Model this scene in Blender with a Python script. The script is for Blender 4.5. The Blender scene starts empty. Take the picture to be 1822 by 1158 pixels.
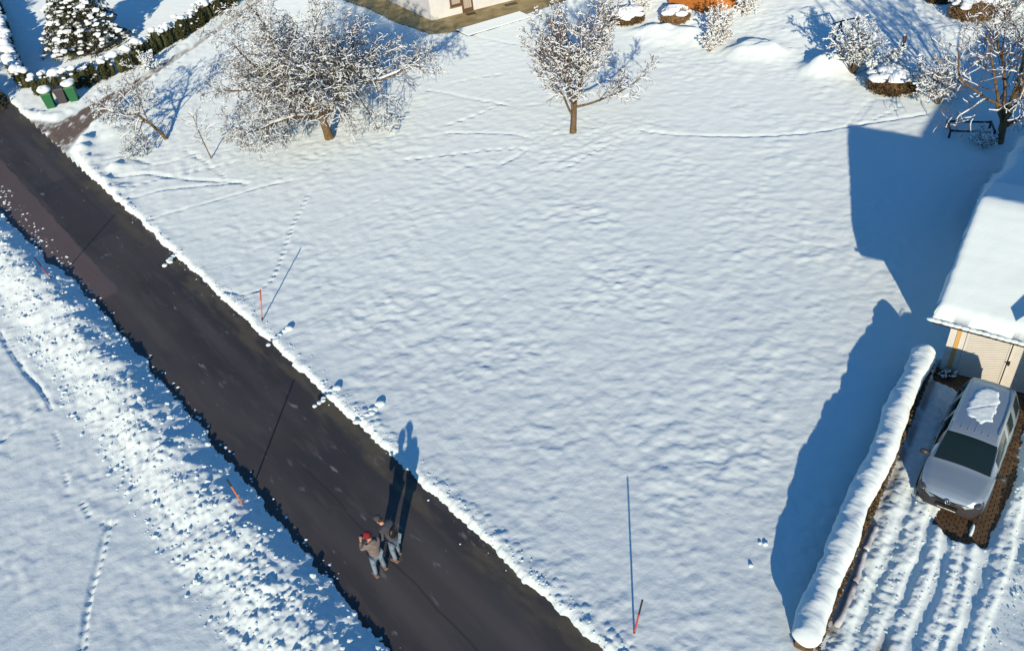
import bpy, bmesh, math, random
import numpy as np
from mathutils import Vector, Matrix
SC = bpy.context.scene
COL = SC.collection
R = math.radians
# ------------------------------------------------------------------ camera, sky, sun, exposure
F_PX, PITCH, ROLL, CAMH = 1499.5, 0.67487, -0.119976, 20.10
SUN_AZ, SUN_EL = 0.1101, 0.28778           # azimuth of the SHADOW direction from +Y towards +X; elevation
cd = bpy.data.cameras.new('camera'); cam = bpy.data.objects.new('camera', cd); COL.objects.link(cam)
cd.sensor_fit = 'HORIZONTAL'; cd.sensor_width = 36.0; cd.lens = 36.0*F_PX/1822.0
cd.clip_start = 0.5; cd.clip_end = 6000
_F = Vector((0, math.cos(PITCH), -math.sin(PITCH))); _U = Vector((0, math.sin(PITCH), math.cos(PITCH))); _R = Vector((1, 0, 0))
_c, _s = math.cos(ROLL), math.sin(ROLL)
_R2 = _c*_R + _s*_U; _U2 = -_s*_R + _c*_U
M = Matrix((( _R2.x, _U2.x, -_F.x, 0), (_R2.y, _U2.y, -_F.y, 0), (_R2.z, _U2.z, -_F.z, CAMH), (0, 0, 0, 1)))
cam.matrix_world = M
SC.camera = cam
w = bpy.data.worlds.new('World'); SC.world = w; w.use_nodes = True
wn = w.node_tree; bg = wn.nodes['Background']
sky = wn.nodes.new('ShaderNodeTexSky'); sky.sky_type = 'NISHITA'; sky.sun_disc = False
sky.sun_elevation = SUN_EL; sky.sun_rotation = SUN_AZ + math.pi
sky.air_density = 1.8; sky.dust_density = 0.0; sky.ozone_density = 10.0; sky.altitude = 800
wn.links.new(sky.outputs[0], bg.inputs[0]); bg.inputs[1].default_value = 0.13
sl = bpy.data.lights.new('sun', 'SUN'); so = bpy.data.objects.new('sun', sl); COL.objects.link(so)
sl.energy = 5.0; sl.angle = R(0.55); sl.color = (1.0, 0.79, 0.59)
_sd = Vector((math.sin(SUN_AZ)*math.cos(SUN_EL), math.cos(SUN_AZ)*math.cos(SUN_EL), -math.sin(SUN_EL)))
so.rotation_euler = _sd.to_track_quat('-Z', 'Y').to_euler(); so.location = (0, -30, 30)
SC.view_settings.view_transform = 'Standard'; SC.view_settings.look = 'None'
SC.view_settings.exposure = 0.06; SC.view_settings.gamma = 1; SC.view_settings.use_curve_mapping = False
SC.render.resolution_x = 1024; SC.render.resolution_y = 650

# ------------------------------------------------------------------ helpers
def G(px, py, z=0.0):
    """ground point seen at a photo pixel, used to look up real positions"""
    d = _F + _R2*((px-911)/F_PX) - _U2*((py-579)/F_PX)
    t = (z-CAMH)/d.z
    return Vector((d.x*t, d.y*t, z))
def G2(px, py, z=0.0):
    g = G(px, py, z); return (g.x, g.y)
RN = np.random.RandomState(7)
_perm = RN.permutation(1024).astype(np.int64)
_val = RN.rand(1024)
def hsh(ix, iy, k=0):
    return _perm[(_perm[(ix + 131*k) & 1023] + iy + 57*k) & 1023]
_ga = _val*2*math.pi
_gx, _gy = np.cos(_ga), np.sin(_ga)
def noise(x, y, k=0):
    ix = np.floor(x).astype(np.int64); iy = np.floor(y).astype(np.int64)
    fx = x-ix; fy = y-iy
    u = fx*fx*fx*(fx*(fx*6-15)+10); v = fy*fy*fy*(fy*(fy*6-15)+10)
    def g(a, b):
        h = hsh(ix+a, iy+b, k); return _gx[h]*(fx-a)+_gy[h]*(fy-b)
    return ((g(0,0)*(1-u)+g(1,0)*u)*(1-v)+(g(0,1)*(1-u)+g(1,1)*u)*v)*1.4
def fbm(x, y, wl, oct=3, k=0, gain=0.5):
    r = 0; a = 1.0; f = 1.0/wl
    for i in range(oct):
        r = r + a*noise(x*f, y*f, k+i*7); a *= gain; f *= 2.03
    return r
def domes(x, y, c, k=0, dens=1.0, rmin=0.25, rmax=0.62):
    """rounded lumps scattered on a jittered lattice of cell c; result is a height in units of c"""
    X = x/c; Y = y/c
    ix = np.floor(X).astype(np.int64); iy = np.floor(Y).astype(np.int64)
    h = np.zeros_like(X)
    for a in (-1, 0, 1):
        for b in (-1, 0, 1):
            q = hsh(ix+a, iy+b, k)
            cx = ix+a+_val[q]; cy = iy+b+_val[(q*7+3) & 1023]
            r = rmin+(rmax-rmin)*_val[(q*13+11) & 1023]**1.6
            r = np.where(_val[(q*5+29) & 1023] < dens, r, 0.01)
            d2 = ((X-cx)**2+(Y-cy)**2)/(r*r)
            h = np.maximum(h, r*np.sqrt(np.maximum(0, 1-d2)))
    return h
def sstep(a, b, x):
    t = np.clip((x-a)/(b-a), 0, 1); return t*t*(3-2*t)
def poly_sd(x, y, P):
    """signed distance to polygon, negative inside"""
    d = np.full_like(x, 1e9); ins = np.zeros(x.shape, bool); n = len(P)
    for i in range(n):
        ax, ay = P[i]; bx, by = P[(i+1) % n]
        ex, ey = bx-ax, by-ay
        t = np.clip(((x-ax)*ex+(y-ay)*ey)/(ex*ex+ey*ey+1e-12), 0, 1)
        d = np.minimum(d, np.hypot(x-ax-t*ex, y-ay-t*ey))
        c = ((ay > y) != (by > y))
        xi = ax+(y-ay)*ex/(ey if abs(ey) > 1e-9 else 1e-9)
        ins ^= c & (x < xi)
    return np.where(ins, -d, d)
def line_d(x, y, P):
    """distance to polyline and arclength along it"""
    d = np.full_like(x, 1e9); s = np.zeros_like(x); acc = 0
    for i in range(len(P)-1):
        ax, ay = P[i]; bx, by = P[i+1]; ex, ey = bx-ax, by-ay; L = math.hypot(ex, ey)
        t = np.clip(((x-ax)*ex+(y-ay)*ey)/(L*L+1e-12), 0, 1)
        dd = np.hypot(x-ax-t*ex, y-ay-t*ey)
        m = dd < d; d = np.where(m, dd, d); s = np.where(m, acc+t*L, s); acc += L
    return d, s

# ---- mesh builder
class MB:
    def __init__(s): s.v = []; s.f = []; s.m = []; s.cm = 0
    def add(s, vs, fs):
        o = len(s.v); s.v += [tuple(v) for v in vs]; s.f += [tuple(o+i for i in f) for f in fs]; s.m += [s.cm]*len(fs)
    def box(s, c, sz, rz=0.0, M=None, taper=1.0):
        x, y, z = sz[0]/2, sz[1]/2, sz[2]/2; vs = []
        ca, sa = math.cos(rz), math.sin(rz)
        for k in (-1, 1):
            t = taper if k > 0 else 1
            for a, b in ((-1,-1),(1,-1),(1,1),(-1,1)):
                p = Vector((a*x*t, b*y*t, k*z))
                if M is not None: p = M @ p
                vs.append((c[0]+ca*p.x-sa*p.y, c[1]+sa*p.x+ca*p.y, c[2]+p.z))
        s.add(vs, [(3,2,1,0),(4,5,6,7),(0,1,5,4),(1,2,6,5),(2,3,7,6),(3,0,4,7)])
    def tube(s, pts, rad, n=6, cap=True, flat=1.0):
        pts = [Vector(p) for p in pts]
        if not hasattr(rad, '__len__'): rad = [rad]*len(pts)
        vs = []; fs = []
        for i, p in enumerate(pts):
            d = (pts[min(i+1, len(pts)-1)]-pts[max(i-1, 0)])
            if d.length < 1e-9: d = Vector((0, 0, 1))
            d.normalize()
            a = d.cross(Vector((0, 0, 1)) if abs(d.z) < .95 else Vector((1, 0, 0))).normalized(); b = a.cross(d)
            for k in range(n):
                t = 2*math.pi*k/n
                q = p+(a*math.cos(t)+b*math.sin(t)*flat)*rad[i]; vs.append((q.x, q.y, q.z))
        for i in range(len(pts)-1):
            for k in range(n):
                k2 = (k+1) % n; fs.append((i*n+k, i*n+k2, (i+1)*n+k2, (i+1)*n+k))
        if cap: fs.append(tuple(range(n))[::-1]); fs.append(tuple((len(pts)-1)*n+k for k in range(n)))
        s.add(vs, fs)
    def blob(s, c, r, rnd=None, jit=0.0, lvl=1):
        V, Fc = ICO[lvl]
        vs = []
        for v in V:
            j = 1+(rnd.uniform(-jit, jit) if rnd else 0)
            vs.append((c[0]+v[0]*r[0]*j, c[1]+v[1]*r[1]*j, c[2]+v[2]*r[2]*j))
        s.add(vs, Fc)
    def prism(s, poly, z0, z1):
        n = len(poly)
        vs = [(p[0], p[1], z0) for p in poly]+[(p[0], p[1], z1) for p in poly]
        s.add(vs, [tuple(range(n))[::-1], tuple(range(n, 2*n))]+[(i, (i+1) % n, n+(i+1) % n, n+i) for i in range(n)])
    def build(s, name, mat, parent=None, smooth=False, loc=None, kind=None):
        me = bpy.data.meshes.new(name); me.from_pydata(s.v, [], s.f)
        mats = mat if isinstance(mat, (list, tuple)) else [mat]
        for m in mats: me.materials.append(m)
        if len(mats) > 1: me.polygons.foreach_set('material_index', s.m)
        if smooth: me.polygons.foreach_set('use_smooth', [True]*len(s.f))
        me.update()
        o = bpy.data.objects.new(name, me); COL.objects.link(o)
        if parent: o.parent = parent
        if loc: o.location = loc
        if kind: o['kind'] = kind
        return o
def _ico(l):
    bm = bmesh.new(); bmesh.ops.create_icosphere(bm, subdivisions=l, radius=1)
    V = [tuple(v.co) for v in bm.verts]; Fc = [tuple(v.index for v in f.verts) for f in bm.faces]; bm.free(); return V, Fc
ICO = {1: _ico(1), 2: _ico(2), 3: _ico(3)}
def thing(name, label, cat, loc=(0,0,0), rz=0.0, group=None):
    o = bpy.data.objects.new(name, None); COL.objects.link(o); o.empty_display_size = .2
    o.location = loc; o.rotation_euler = (0, 0, rz); o['label'] = label; o['category'] = cat
    if group: o['group'] = group
    return o
def tag(o, label, cat, group=None, kind=None):
    if label: o['label'] = label
    if cat: o['category'] = cat
    if group: o['group'] = group
    if kind: o['kind'] = kind
    return o
def copy_tree(o, parent=None):
    c = o.copy(); COL.objects.link(c)
    if parent: c.parent = parent
    for ch in list(o.children): copy_tree(ch, c)
    return c
# ---- materials
def mat(name, col, rough=0.7, metal=0.0, col2=None, scale=5.0, bump=0.0, bscale=40.0, detail=4.0, spec=0.5, coords='Object', lo=.35, hi=.65, stretch=None):
    m = bpy.data.materials.new(name); m.use_nodes = True; nt = m.node_tree; b = nt.nodes['Principled BSDF']
    b.inputs['Base Color'].default_value = (*col, 1); b.inputs['Roughness'].default_value = rough; b.inputs['Metallic'].default_value = metal
    b.inputs['Specular IOR Level'].default_value = spec
    if name.startswith('snow'): b.inputs['Diffuse Roughness'].default_value = 0.6
    tc = nt.nodes.new('ShaderNodeTexCoord'); src = tc.outputs[coords]
    if stretch:
        mp = nt.nodes.new('ShaderNodeMapping'); mp.inputs['Scale'].default_value = stretch; nt.links.new(src, mp.inputs[0]); src = mp.outputs[0]
    if col2:
        n = nt.nodes.new('ShaderNodeTexNoise'); n.inputs['Scale'].default_value = scale; n.inputs['Detail'].default_value = detail
        nt.links.new(src, n.inputs[0])
        r = nt.nodes.new('ShaderNodeValToRGB'); r.color_ramp.elements[0].color = (*col, 1); r.color_ramp.elements[1].color = (*col2, 1)
        r.color_ramp.elements[0].position = lo; r.color_ramp.elements[1].position = hi
        nt.links.new(n.outputs[0], r.inputs[0]); nt.links.new(r.outputs[0], b.inputs['Base Color'])
    if bump > 0:
        n2 = nt.nodes.new('ShaderNodeTexNoise'); n2.inputs['Scale'].default_value = bscale; n2.inputs['Detail'].default_value = 5
        nt.links.new(src, n2.inputs[0])
        bp = nt.nodes.new('ShaderNodeBump'); bp.inputs['Strength'].default_value = bump; bp.inputs['Distance'].default_value = 0.02
        nt.links.new(n2.outputs[0], bp.inputs['Height']); nt.links.new(bp.outputs[0], b.inputs['Normal'])
    return m
SNOWC = (0.70, 0.84, 0.845)
M_snow = mat('snow', SNOWC, 0.65, bump=.35, bscale=9, spec=.25)
M_snowb = mat('snow_on_branches', (0.74, 0.85, 0.88), 0.6, spec=.25)
M_bark = mat('bark', (0.085, 0.058, 0.030), .9, col2=(0.19, 0.135, 0.06), scale=9, bump=.6, bscale=30)
M_bark2 = mat('bark_grey', (0.06, 0.042, 0.03), .9, col2=(0.14, 0.10, 0.06), scale=9)
M_twig = mat('twig', (0.035, 0.025, 0.016), .85, col2=(0.10, 0.075, 0.04), scale=4)
M_twigred = mat('twig_reddish', (0.05, 0.033, 0.027), .85, col2=(0.12, 0.08, 0.055), scale=4)
M_thuja = mat('thuja', (0.018, 0.028, 0.008), .8, col2=(0.075, 0.085, 0.02), scale=7)
M_fir = mat('fir_needles', (0.02, 0.028, 0.012), .8, col2=(0.06, 0.065, 0.025), scale=5)
M_drybush = mat('dry_leaves', (0.12, 0.075, 0.03), .85, col2=(0.28, 0.19, 0.09), scale=8)
M_brownbush = mat('brown_hedge', (0.045, 0.032, 0.012), .85, col2=(0.15, 0.10, 0.04), scale=8)
M_black = mat('black_plastic', (0.012, 0.012, 0.013), .5)
M_darkwood = mat('dark_wood', (0.03, 0.02, 0.015), .8, col2=(0.07, 0.05, 0.035), scale=12)

# ------------------------------------------------------------------ frames of the place
NR = np.array([.802, .597]); UR = np.array([-.597, .802])           # road: across (towards the field), along (uphill)
def RD(n, s): return (n*NR[0]+s*UR[0], n*NR[1]+s*UR[1])
GO = np.array([14.1, 20.18]); E1 = np.array([.79, -.613]); E2 = np.array([.613, .79])
def GE(a, b): return (GO[0]+a*E1[0]+b*E2[0], GO[1]+a*E1[1]+b*E2[1])
YAWG = math.atan2(E1[1], E1[0])
ROAD_Z = -0.10
LANE = [RD(7.3, 41.9), G2(122,268), G2(150,235), G2(250,150), G2(385,60), (-15.5, 73), (-17.2, 74), G2(355,68), G2(240,140), G2(100,215), RD(7.3,59.5)]
LANE_SNOW = 0.0
HOUSE_STRIP = [G2(772,60), G2(860,52), G2(1002,2), (20,67.5), (16,76), (-2,72), G2(560,-20), G2(655,14), G2(708,40)]
PAVE = [GE(1.40,-5.0), GE(1.36,-6.6), GE(1.9,-6.95), GE(2.35,-6.85), GE(2.62,-6.75), GE(2.78,-5.4), GE(2.9,-4.2), GE(2.8,-3.0), GE(1.3,-3.0)]
PAVE2 = [GE(-.05,.1), GE(-.05,-.7), GE(.5,-.85), GE(1.0,-.9), GE(1.3,-1.4), GE(1.3,-3.2), GE(2.75,-3.2), GE(2.75,-1.3), GE(4.4,-.9), GE(4.4,.1)]
TRACKS = [  # (pixels, half width, depth, print spacing (0 = continuous))
 ([(550,348),(535,378),(520,405),(510,435),(500,465),(485,500),(462,520)], .085, .06, .42),
 ([(462,520),(430,527),(395,519)], .08, .05, .0),
 ([(264,396),(293,383),(363,365),(460,336),(520,322)], .10, .045, .0),
 ([(1140,234),(1180,240),(1250,243),(1320,244),(1380,243),(1450,237),(1520,225),(1600,212),(1650,204)], .12, .06, .0),
 ([(1548,178),(1530,198),(1512,222)], .07, .05, .0), ([(1556,178),(1538,200),(1520,224)], .07, .05, .0),
 ([(1605,190),(1560,212),(1530,225)], .1, .05, .5),
 ([(795,238),(860,239),(915,240),(940,246)], .11, .05, .0),
 ([(720,286),(800,277),(880,268),(930,266)], .12, .05, .6), ([(936,268),(915,282),(895,292)], .14, .06, .0),
 ([(762,163),(800,168),(830,176),(880,184),(905,190)], .12, .05, .0),
 ([(795,225),(840,210),(880,192),(912,176)], .1, .05, .7),
 ([(800,150),(840,142),(890,134)], .1, .05, .7),
 ([(832,62),(870,72),(900,78),(950,86)], .12, .05, .0),
 ([(180,322),(230,313),(268,310),(300,316),(340,321),(400,324),(440,328)], .14, .06, .0),
 ([(178,345),(225,336),(275,322),(330,309),(370,300),(420,290)], .13, .05, .55),
 ([(222,357),(270,345),(300,338),(360,332),(430,326)], .12, .05, .0),
 ([(330,268),(352,282),(375,297),(395,312),(405,326)], .1, .05, .4),
 ([(185,285),(220,278),(245,285),(272,295),(310,288),(345,272)], .15, .05, .0),
 ([(1,590),(12,615),(30,640),(45,662),(65,682),(82,705),(92,728)], .09, .07, .0),
 ([(98,768),(108,800)], .07, .035, .22), ([(112,838),(122,865)], .07, .035, .22), ([(145,892),(158,918)], .08, .045, .22),
 ([(180,928),(205,930)], .07, .04, .2),
 ([(192,930),(183,955),(176,990),(163,1035),(153,1085),(146,1130),(140,1158)], .075, .055, .0),
 ([(198,932),(190,960),(180,1000),(170,1030),(160,1060),(155,1100),(152,1150)], .06, .04, .3),
 ([(1,787),(30,762),(60,732),(80,712)], .08, .05, .0),
 ([(20,580),(14,600),(35,630),(40,650)], .07, .05, .3),
 ([(1080,262),(1040,283),(1010,300)], .1, .03, .5),
 ([(600,392),(640,375),(690,352)], .09, .018, .5),
]
TR = [([G2(*p) for p in P], wd, dp, sp) for P, wd, dp, sp in TRACKS]
FURR = [([G2(*p) for p in P], wd, dp) for P, wd, dp in [   # faint old lines under the snow
 ([(520,640),(620,600),(700,555),(760,520)], .35, -.025), ([(560,690),(700,630),(820,570)], .35, -.02), ([(470,600),(560,560),(620,530)], .3, -.02),
 ([(900,880),(800,760),(730,640),(690,560)], .4, -.012)]]
MOUNDS = [(1345,92,1.5,.55),(1372,100,1.1,.35),(1310,100,.9,.3),(1472,122,1.25,.6),(1450,128,.8,.4),(1500,118,.9,.4),
 (1180,62,1.4,.45),(1225,68,1.3,.5),(1255,72,.9,.4),(1150,60,1.2,.3),(1240,40,1.2,.35),(1205,28,1.3,.3),(1620,140,1.6,.5),(1590,128,1.2,.4),(1650,150,1.0,.35),
 (152,255,.55,.38),(150,268,.5,.35),(170,285,.5,.15),(205,300,.6,.22),(190,322,.45,.16),(215,338,.55,.18),(235,300,.7,.12),(200,240,.8,.25),(180,225,.8,.25),(215,222,.7,.2),
 (1405,60,1.2,.15),(1440,30,2.0,.25),(1560,100,1.5,.2),(1690,60,2,.25),(1780,10,2,.3),
 (940,50,.1,.0)]
MD = [(*G2(a,b), r, h) for a, b, r, h in MOUNDS]
ROUGH = [(*G2(a,b), r) for a, b, r in [(586,225,6.5),(1019,245,3.6),(298,240,3.2),(377,282,2.0),(1380,40,3.5),(1440,120,3.0),(1550,60,6),(1190,50,3.5),(1700,40,7),(230,210,3.0),(60,205,1.6),(1460,60,3)]]
def height(x, y):
    n = x*NR[0]+y*NR[1]; s = x*UR[0]+y*UR[1]
    h = 0.018*fbm(x*.9+y*.1, y, .62, 4, 1)+.017*fbm(x*.85, y+.1*x, .42, 2, 17)*(.6+np.clip(fbm(x, y, 3.1, 2, 18)*1.5+.3, 0, 1.2))+.016*fbm(x, y, 2.6, 1, 3)+0.05*fbm(x, y, 9.0, 1, 5)
    # small hummocks of grass under the snow
    dm = domes(x, y*.9, .95, 4, .35, .18, .50); h = h+.058*dm*(.5+.5*np.clip(fbm(x,y,6,1,9)+.5,0,1))
    h = h+.026*domes(x, y, .42, 6, .45, .2, .55)
    md_ = .75+.75*np.clip(fbm(x, y, 5.0, 2, 12)+.35, 0, 1.2); h = h*md_-.05*np.maximum(0, domes(x, y, 2.3, 14, .35, .05, .12))
    for cx, cy, r, a in MD:
        d2 = ((x-cx)**2+(y-cy)**2)/(r*r); h = h+a*np.exp(-d2*1.6)*(1+.25*fbm(x,y,.9,2,11))
    rg = np.zeros_like(x)
    for cx, cy, r in ROUGH:
        rg = np.maximum(rg, 1-sstep(.55, 1.15, np.hypot(x-cx, y-cy)/r))
    gd = sstep(44, 50, y+.12*x)*sstep(8, 12, x); h = h+gd*(.05*fbm(x, y, 1.1, 3, 23)+.05*domes(x, y, .5, 24, .5))
    h = h+rg*(.035*fbm(x, y, .33, 3, 21)-.02*domes(x, y, .3, 22, .5, .2, .6))
    a = (x-GO[0])*E1[0]+(y-GO[1])*E1[1]; b = (x-GO[0])*E2[0]+(y-GO[1])*E2[1]
    for P, wd, dp, sp in TR:
        xs = [p[0] for p in P]; ys = [p[1] for p in P]
        m = (x > min(xs)-.8) & (x < max(xs)+.8) & (y > min(ys)-.8) & (y < max(ys)+.8)
        if not m.any(): continue
        d, t = line_d(x[m], y[m], P)
        d = np.abs(d+.05*noise(x[m]*2.5, y[m]*2.5, 31))
        k = np.exp(-(d/wd)**2*1.3)
        if sp > 0: k = k*sstep(-.15, .35, np.sin(t*2*math.pi/sp))
        else: k = k*(.8+.35*noise(t*3.2, t*0+.5, 33))
        rim = np.exp(-((d-1.7*wd)/(.6*wd))**2)*.25
        h[m] += -dp*1.45*k+dp*rim*(.5+.6*noise(x[m]*5, y[m]*5, 35))
    for P, wd, dp in FURR:
        d, t = line_d(x, y, P); h = h+dp*np.exp(-(d/wd)**2)
    # ---------- banks along the road
    en = .10*fbm(s, n*.3, .9, 3, 41)+.05*fbm(s, n, .22, 2, 43)          # ragged edge
    q = n-(7.80+en)                                                     # >0 on the field side
    lip = .02*np.exp(-((q-.35)/.30)**2)*(1+.6*fbm(x, y, .5, 2, 45))
    cr = 1-sstep(.05, .55+.25*fbm(s, n*0, 2.2, 1, 46), q)
    lumpr = np.clip(noise(s*.22, s*0+3.3, 47)*2.2-.1, 0, 1)+sstep(-19, -14, -s)*.9
    lip = lip+(.05*domes(x, y, .16, 48, .8)+.02*fbm(x, y, .1, 2, 44))*cr+lumpr*np.exp(-((q-.45)/.4)**2)*.08*domes(x, y, .25, 49, .8)
    edge = sstep(-.10, .30, q)
    hf = (h+.06+lip)*edge+(1-edge)*(-.32)
    # left bank of thrown snow
    en2 = .16*fbm(s, n*.3, 1.3, 3, 51)+.08*fbm(s, n, .25, 2, 53)
    q2 = (3.92-.8*sstep(33, 48, s)+en2)-n                              # >0 on the bank
    ck = .55*domes(x, y, .30, 61, .7)+.45*domes(x+3, y, .17, 63, .7)+.40*domes(x, y+5, .60, 65, .5, .3, .6)+.22*fbm(x, y, .28, 4, 67)
    wid = 2.75+.5*noise(s*.35, s*0+1.1, 55)
    smz = np.clip(.55+1.1*fbm(x, y, 1.5, 2, 69), .45, 1)
    body = .36*sstep(-.1, 1.15, q2)*(1-sstep(1.35, wid+.3, q2))*(1+.35*fbm(x, y, 1.3, 2, 57))
    chm = sstep(.0, .5, q2)*(1-sstep(wid-.5+.6*fbm(x, y, .8, 2, 59), wid+.75, q2))*(.30+.75*sstep(.6, 1.3, q2))
    hb = (h+body+chm*.27*ck*smz)
    e2 = sstep(-.08, .10, q2)
    hbk = hb*e2+(1-e2)*(-.32)
    out = np.where(n > 5.8, hf, hbk)
    # ---------- side lane, trodden snow and slush
    dl = poly_sd(x, y, LANE)
    lz = -.075+.025*fbm(s*.5, n, .5, 2, 71)
    tl = sstep(.0, .30, dl+.12*fbm(x, y, .6, 3, 73))
    lane_rim = .16*np.exp(-((dl-.5)/.35)**2)*(1+.8*fbm(x, y, .5, 2, 75))*(.5+domes(x, y, .3, 77, .8))
    out = np.where((n > 7.6) | (dl < .2), (out+lane_rim*(n > 7.9))*tl+(1-tl)*np.where(n>7.8, lz, -.32), out)
    # ---------- driveway
    dv = sstep(-.25, .0, a)*(1-sstep(-.3, .05, b))*sstep(-40, -30, b)
    aw = a+.10*noise(b*.35, b*0+.7, 81)+.014*(b+6)*(a-1.9)*.0
    rut = np.zeros_like(a)
    for c, wd, dp in ((.62,.17,.07),(1.18,.15,.11),(1.68,.20,.11),(2.30,.12,.06),(2.78,.22,.12),(3.36,.17,.11),(3.95,.2,.10)):
        c2 = c+.09*np.sin(b*.33+c*2.7)+.05*noise(b*.6, b*0+c, 83)
        rut = np.maximum(rut, dp*1.05*(.8+.55*noise(b*.55, b*0+c*5.1, 86))*np.exp(-np.abs((aw-c2+.02*noise(x*1.7, y*1.7, 84))/(wd*(.85+.35*noise(b*.8, b*0+c*3.3, 82))))**4))
    dh = .05-rut+.035*fbm(x, y, .9, 2, 92)+(.04*fbm(x, y, .25, 4, 85)+.03*domes(x, y, .16, 87, .5)+.02*domes(x,y,.09,88,.5))*(1-sstep(.04,.09,rut))
    dh = dh+.16*sstep(3.3, 4.6, a)*domes(x, y, .8, 89, .8)
    nearhedge = np.exp(-((a-.22)/.15)**2)*.05
    out = out*(1-dv)+(dh+nearhedge)*dv
    for P in (PAVE, PAVE2):
        dp_ = poly_sd(x, y, P)
        k = sstep(-.05, .13, dp_+.09*fbm(x, y, .45, 3, 91))
        out = out*k+(1-k)*(-.24)
    # leftover tongue of snow on the paving
    out = out+.22*np.exp(-(((a-2.25)/.07)**2+((b+6.35)/.36)**2)**2)
    # ---------- house strip without snow
    dhs = poly_sd(x, y, HOUSE_STRIP)
    k = sstep(-.02, .22, dhs+.10*fbm(x, y, .5, 2, 95)); out = out*k+(1-k)*(-.25)
    # shovelled dark patch beneath the fir
    return out

# ------------------------------------------------------------------ setting
def grid_mesh(name, X, Y, Z, mt, smooth=True):
    nr, nc = X.shape
    me = bpy.data.meshes.new(name)
    co = np.stack([X, Y, Z], -1).reshape(-1, 3).astype(np.float32)
    i = (np.arange(nr-1)[:, None]*nc+np.arange(nc-1)[None, :]).reshape(-1)
    q = np.stack([i, i+1, i+nc+1, i+nc], -1).astype(np.int32)
    me.vertices.add(len(co)); me.vertices.foreach_set('co', co.ravel())
    me.loops.add(q.size); me.loops.foreach_set('vertex_index', q.ravel())
    me.polygons.add(len(q)); me.polygons.foreach_set('loop_start', (np.arange(len(q))*4).astype(np.int32))
    me.polygons.foreach_set('use_smooth', np.ones(len(q), bool))
    me.update(calc_edges=True); me.validate(); me.materials.append(mt)
    o = bpy.data.objects.new(name, me); COL.objects.link(o); return o

def snow_material():
    m = bpy.data.materials.new('snow_ground'); m.use_nodes = True; nt = m.node_tree; b = nt.nodes['Principled BSDF']
    b.inputs['Roughness'].default_value = .7; b.inputs['Specular IOR Level'].default_value = .2; b.inputs['Diffuse Roughness'].default_value = 0.6
    geo = nt.nodes.new('ShaderNodeNewGeometry')
    def nz(sc, det=4, off=(0,0,0), st=(1,1,1)):
        mp = nt.nodes.new('ShaderNodeMapping'); mp.inputs['Location'].default_value = off; mp.inputs['Scale'].default_value = st
        nt.links.new(geo.outputs['Position'], mp.inputs[0])
        n = nt.nodes.new('ShaderNodeTexNoise'); n.inputs['Scale'].default_value = sc; n.inputs['Detail'].default_value = det; nt.links.new(mp.outputs[0], n.inputs[0]); return n.outputs[0]
    def math_(op, a, bb, cl=False):
        n = nt.nodes.new('ShaderNodeMath'); n.operation = op; n.use_clamp = cl
        for i, v in enumerate((a, bb)):
            if v is None: continue
            if isinstance(v, (int, float)): n.inputs[i].default_value = v
            else: nt.links.new(v, n.inputs[i])
        return n.outputs[0]
    def mix(f, a, bb):
        n = nt.nodes.new('ShaderNodeMix'); n.data_type = 'RGBA'
        nt.links.new(f, n.inputs[0])
        for i, v in ((6, a), (7, bb)):
            if isinstance(v, tuple): n.inputs[i].default_value = (*v, 1)
            else: nt.links.new(v, n.inputs[i])
        return n.outputs[2]
    at = nt.nodes.new('ShaderNodeAttribute'); at.attribute_name = 'dirt'
    base = mix(math_('MULTIPLY', nz(.35, 3), 1.0), (0.685, 0.83, 0.84), (0.715, 0.845, 0.84))
    dirtn = math_('MULTIPLY', at.outputs['Fac'], math_('MULTIPLY', math_('SUBTRACT', nz(1.7, 6, st=(1.3, .55, 1)), .33), 5.0, True), True)
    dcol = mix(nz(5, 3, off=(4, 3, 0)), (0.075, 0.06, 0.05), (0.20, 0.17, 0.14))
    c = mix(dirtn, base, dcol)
    nt.links.new(c, b.inputs['Base Color'])
    hsum = math_('ADD', math_('MULTIPLY', nz(3.0, 5), 1.0), math_('MULTIPLY', nz(14, 4), .35))
    bp = nt.nodes.new('ShaderNodeBump'); bp.inputs['Strength'].default_value = .35; bp.inputs['Distance'].default_value = .05
    nt.links.new(hsum, bp.inputs['Height']); nt.links.new(bp.outputs[0], b.inputs['Normal'])
    return m
M_snowg = snow_material()
a0, a1 = R(-43), R(43)
DA = .0027
th = np.concatenate([np.linspace(-math.pi, a0, 60, endpoint=False), np.arange(a0, a1, DA), np.linspace(a1, math.pi, 60)])
rr = np.concatenate([np.array([.0, 3., 6., 9.]), np.exp(np.arange(math.log(10.5), math.log(96), DA)), np.exp(np.linspace(math.log(97), math.log(4000), 50))])
TT, RRr = np.meshgrid(th, rr)
X = RRr*np.sin(TT); Y = RRr*np.cos(TT)-1.0
Zg = height(X.ravel(), Y.ravel()).reshape(X.shape)
far = RRr > 150
Zg = np.where(far, -.05, Zg)
snow = grid_mesh('snow_field', X, Y, Zg, M_snowg); snow['kind'] = 'structure'
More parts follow.
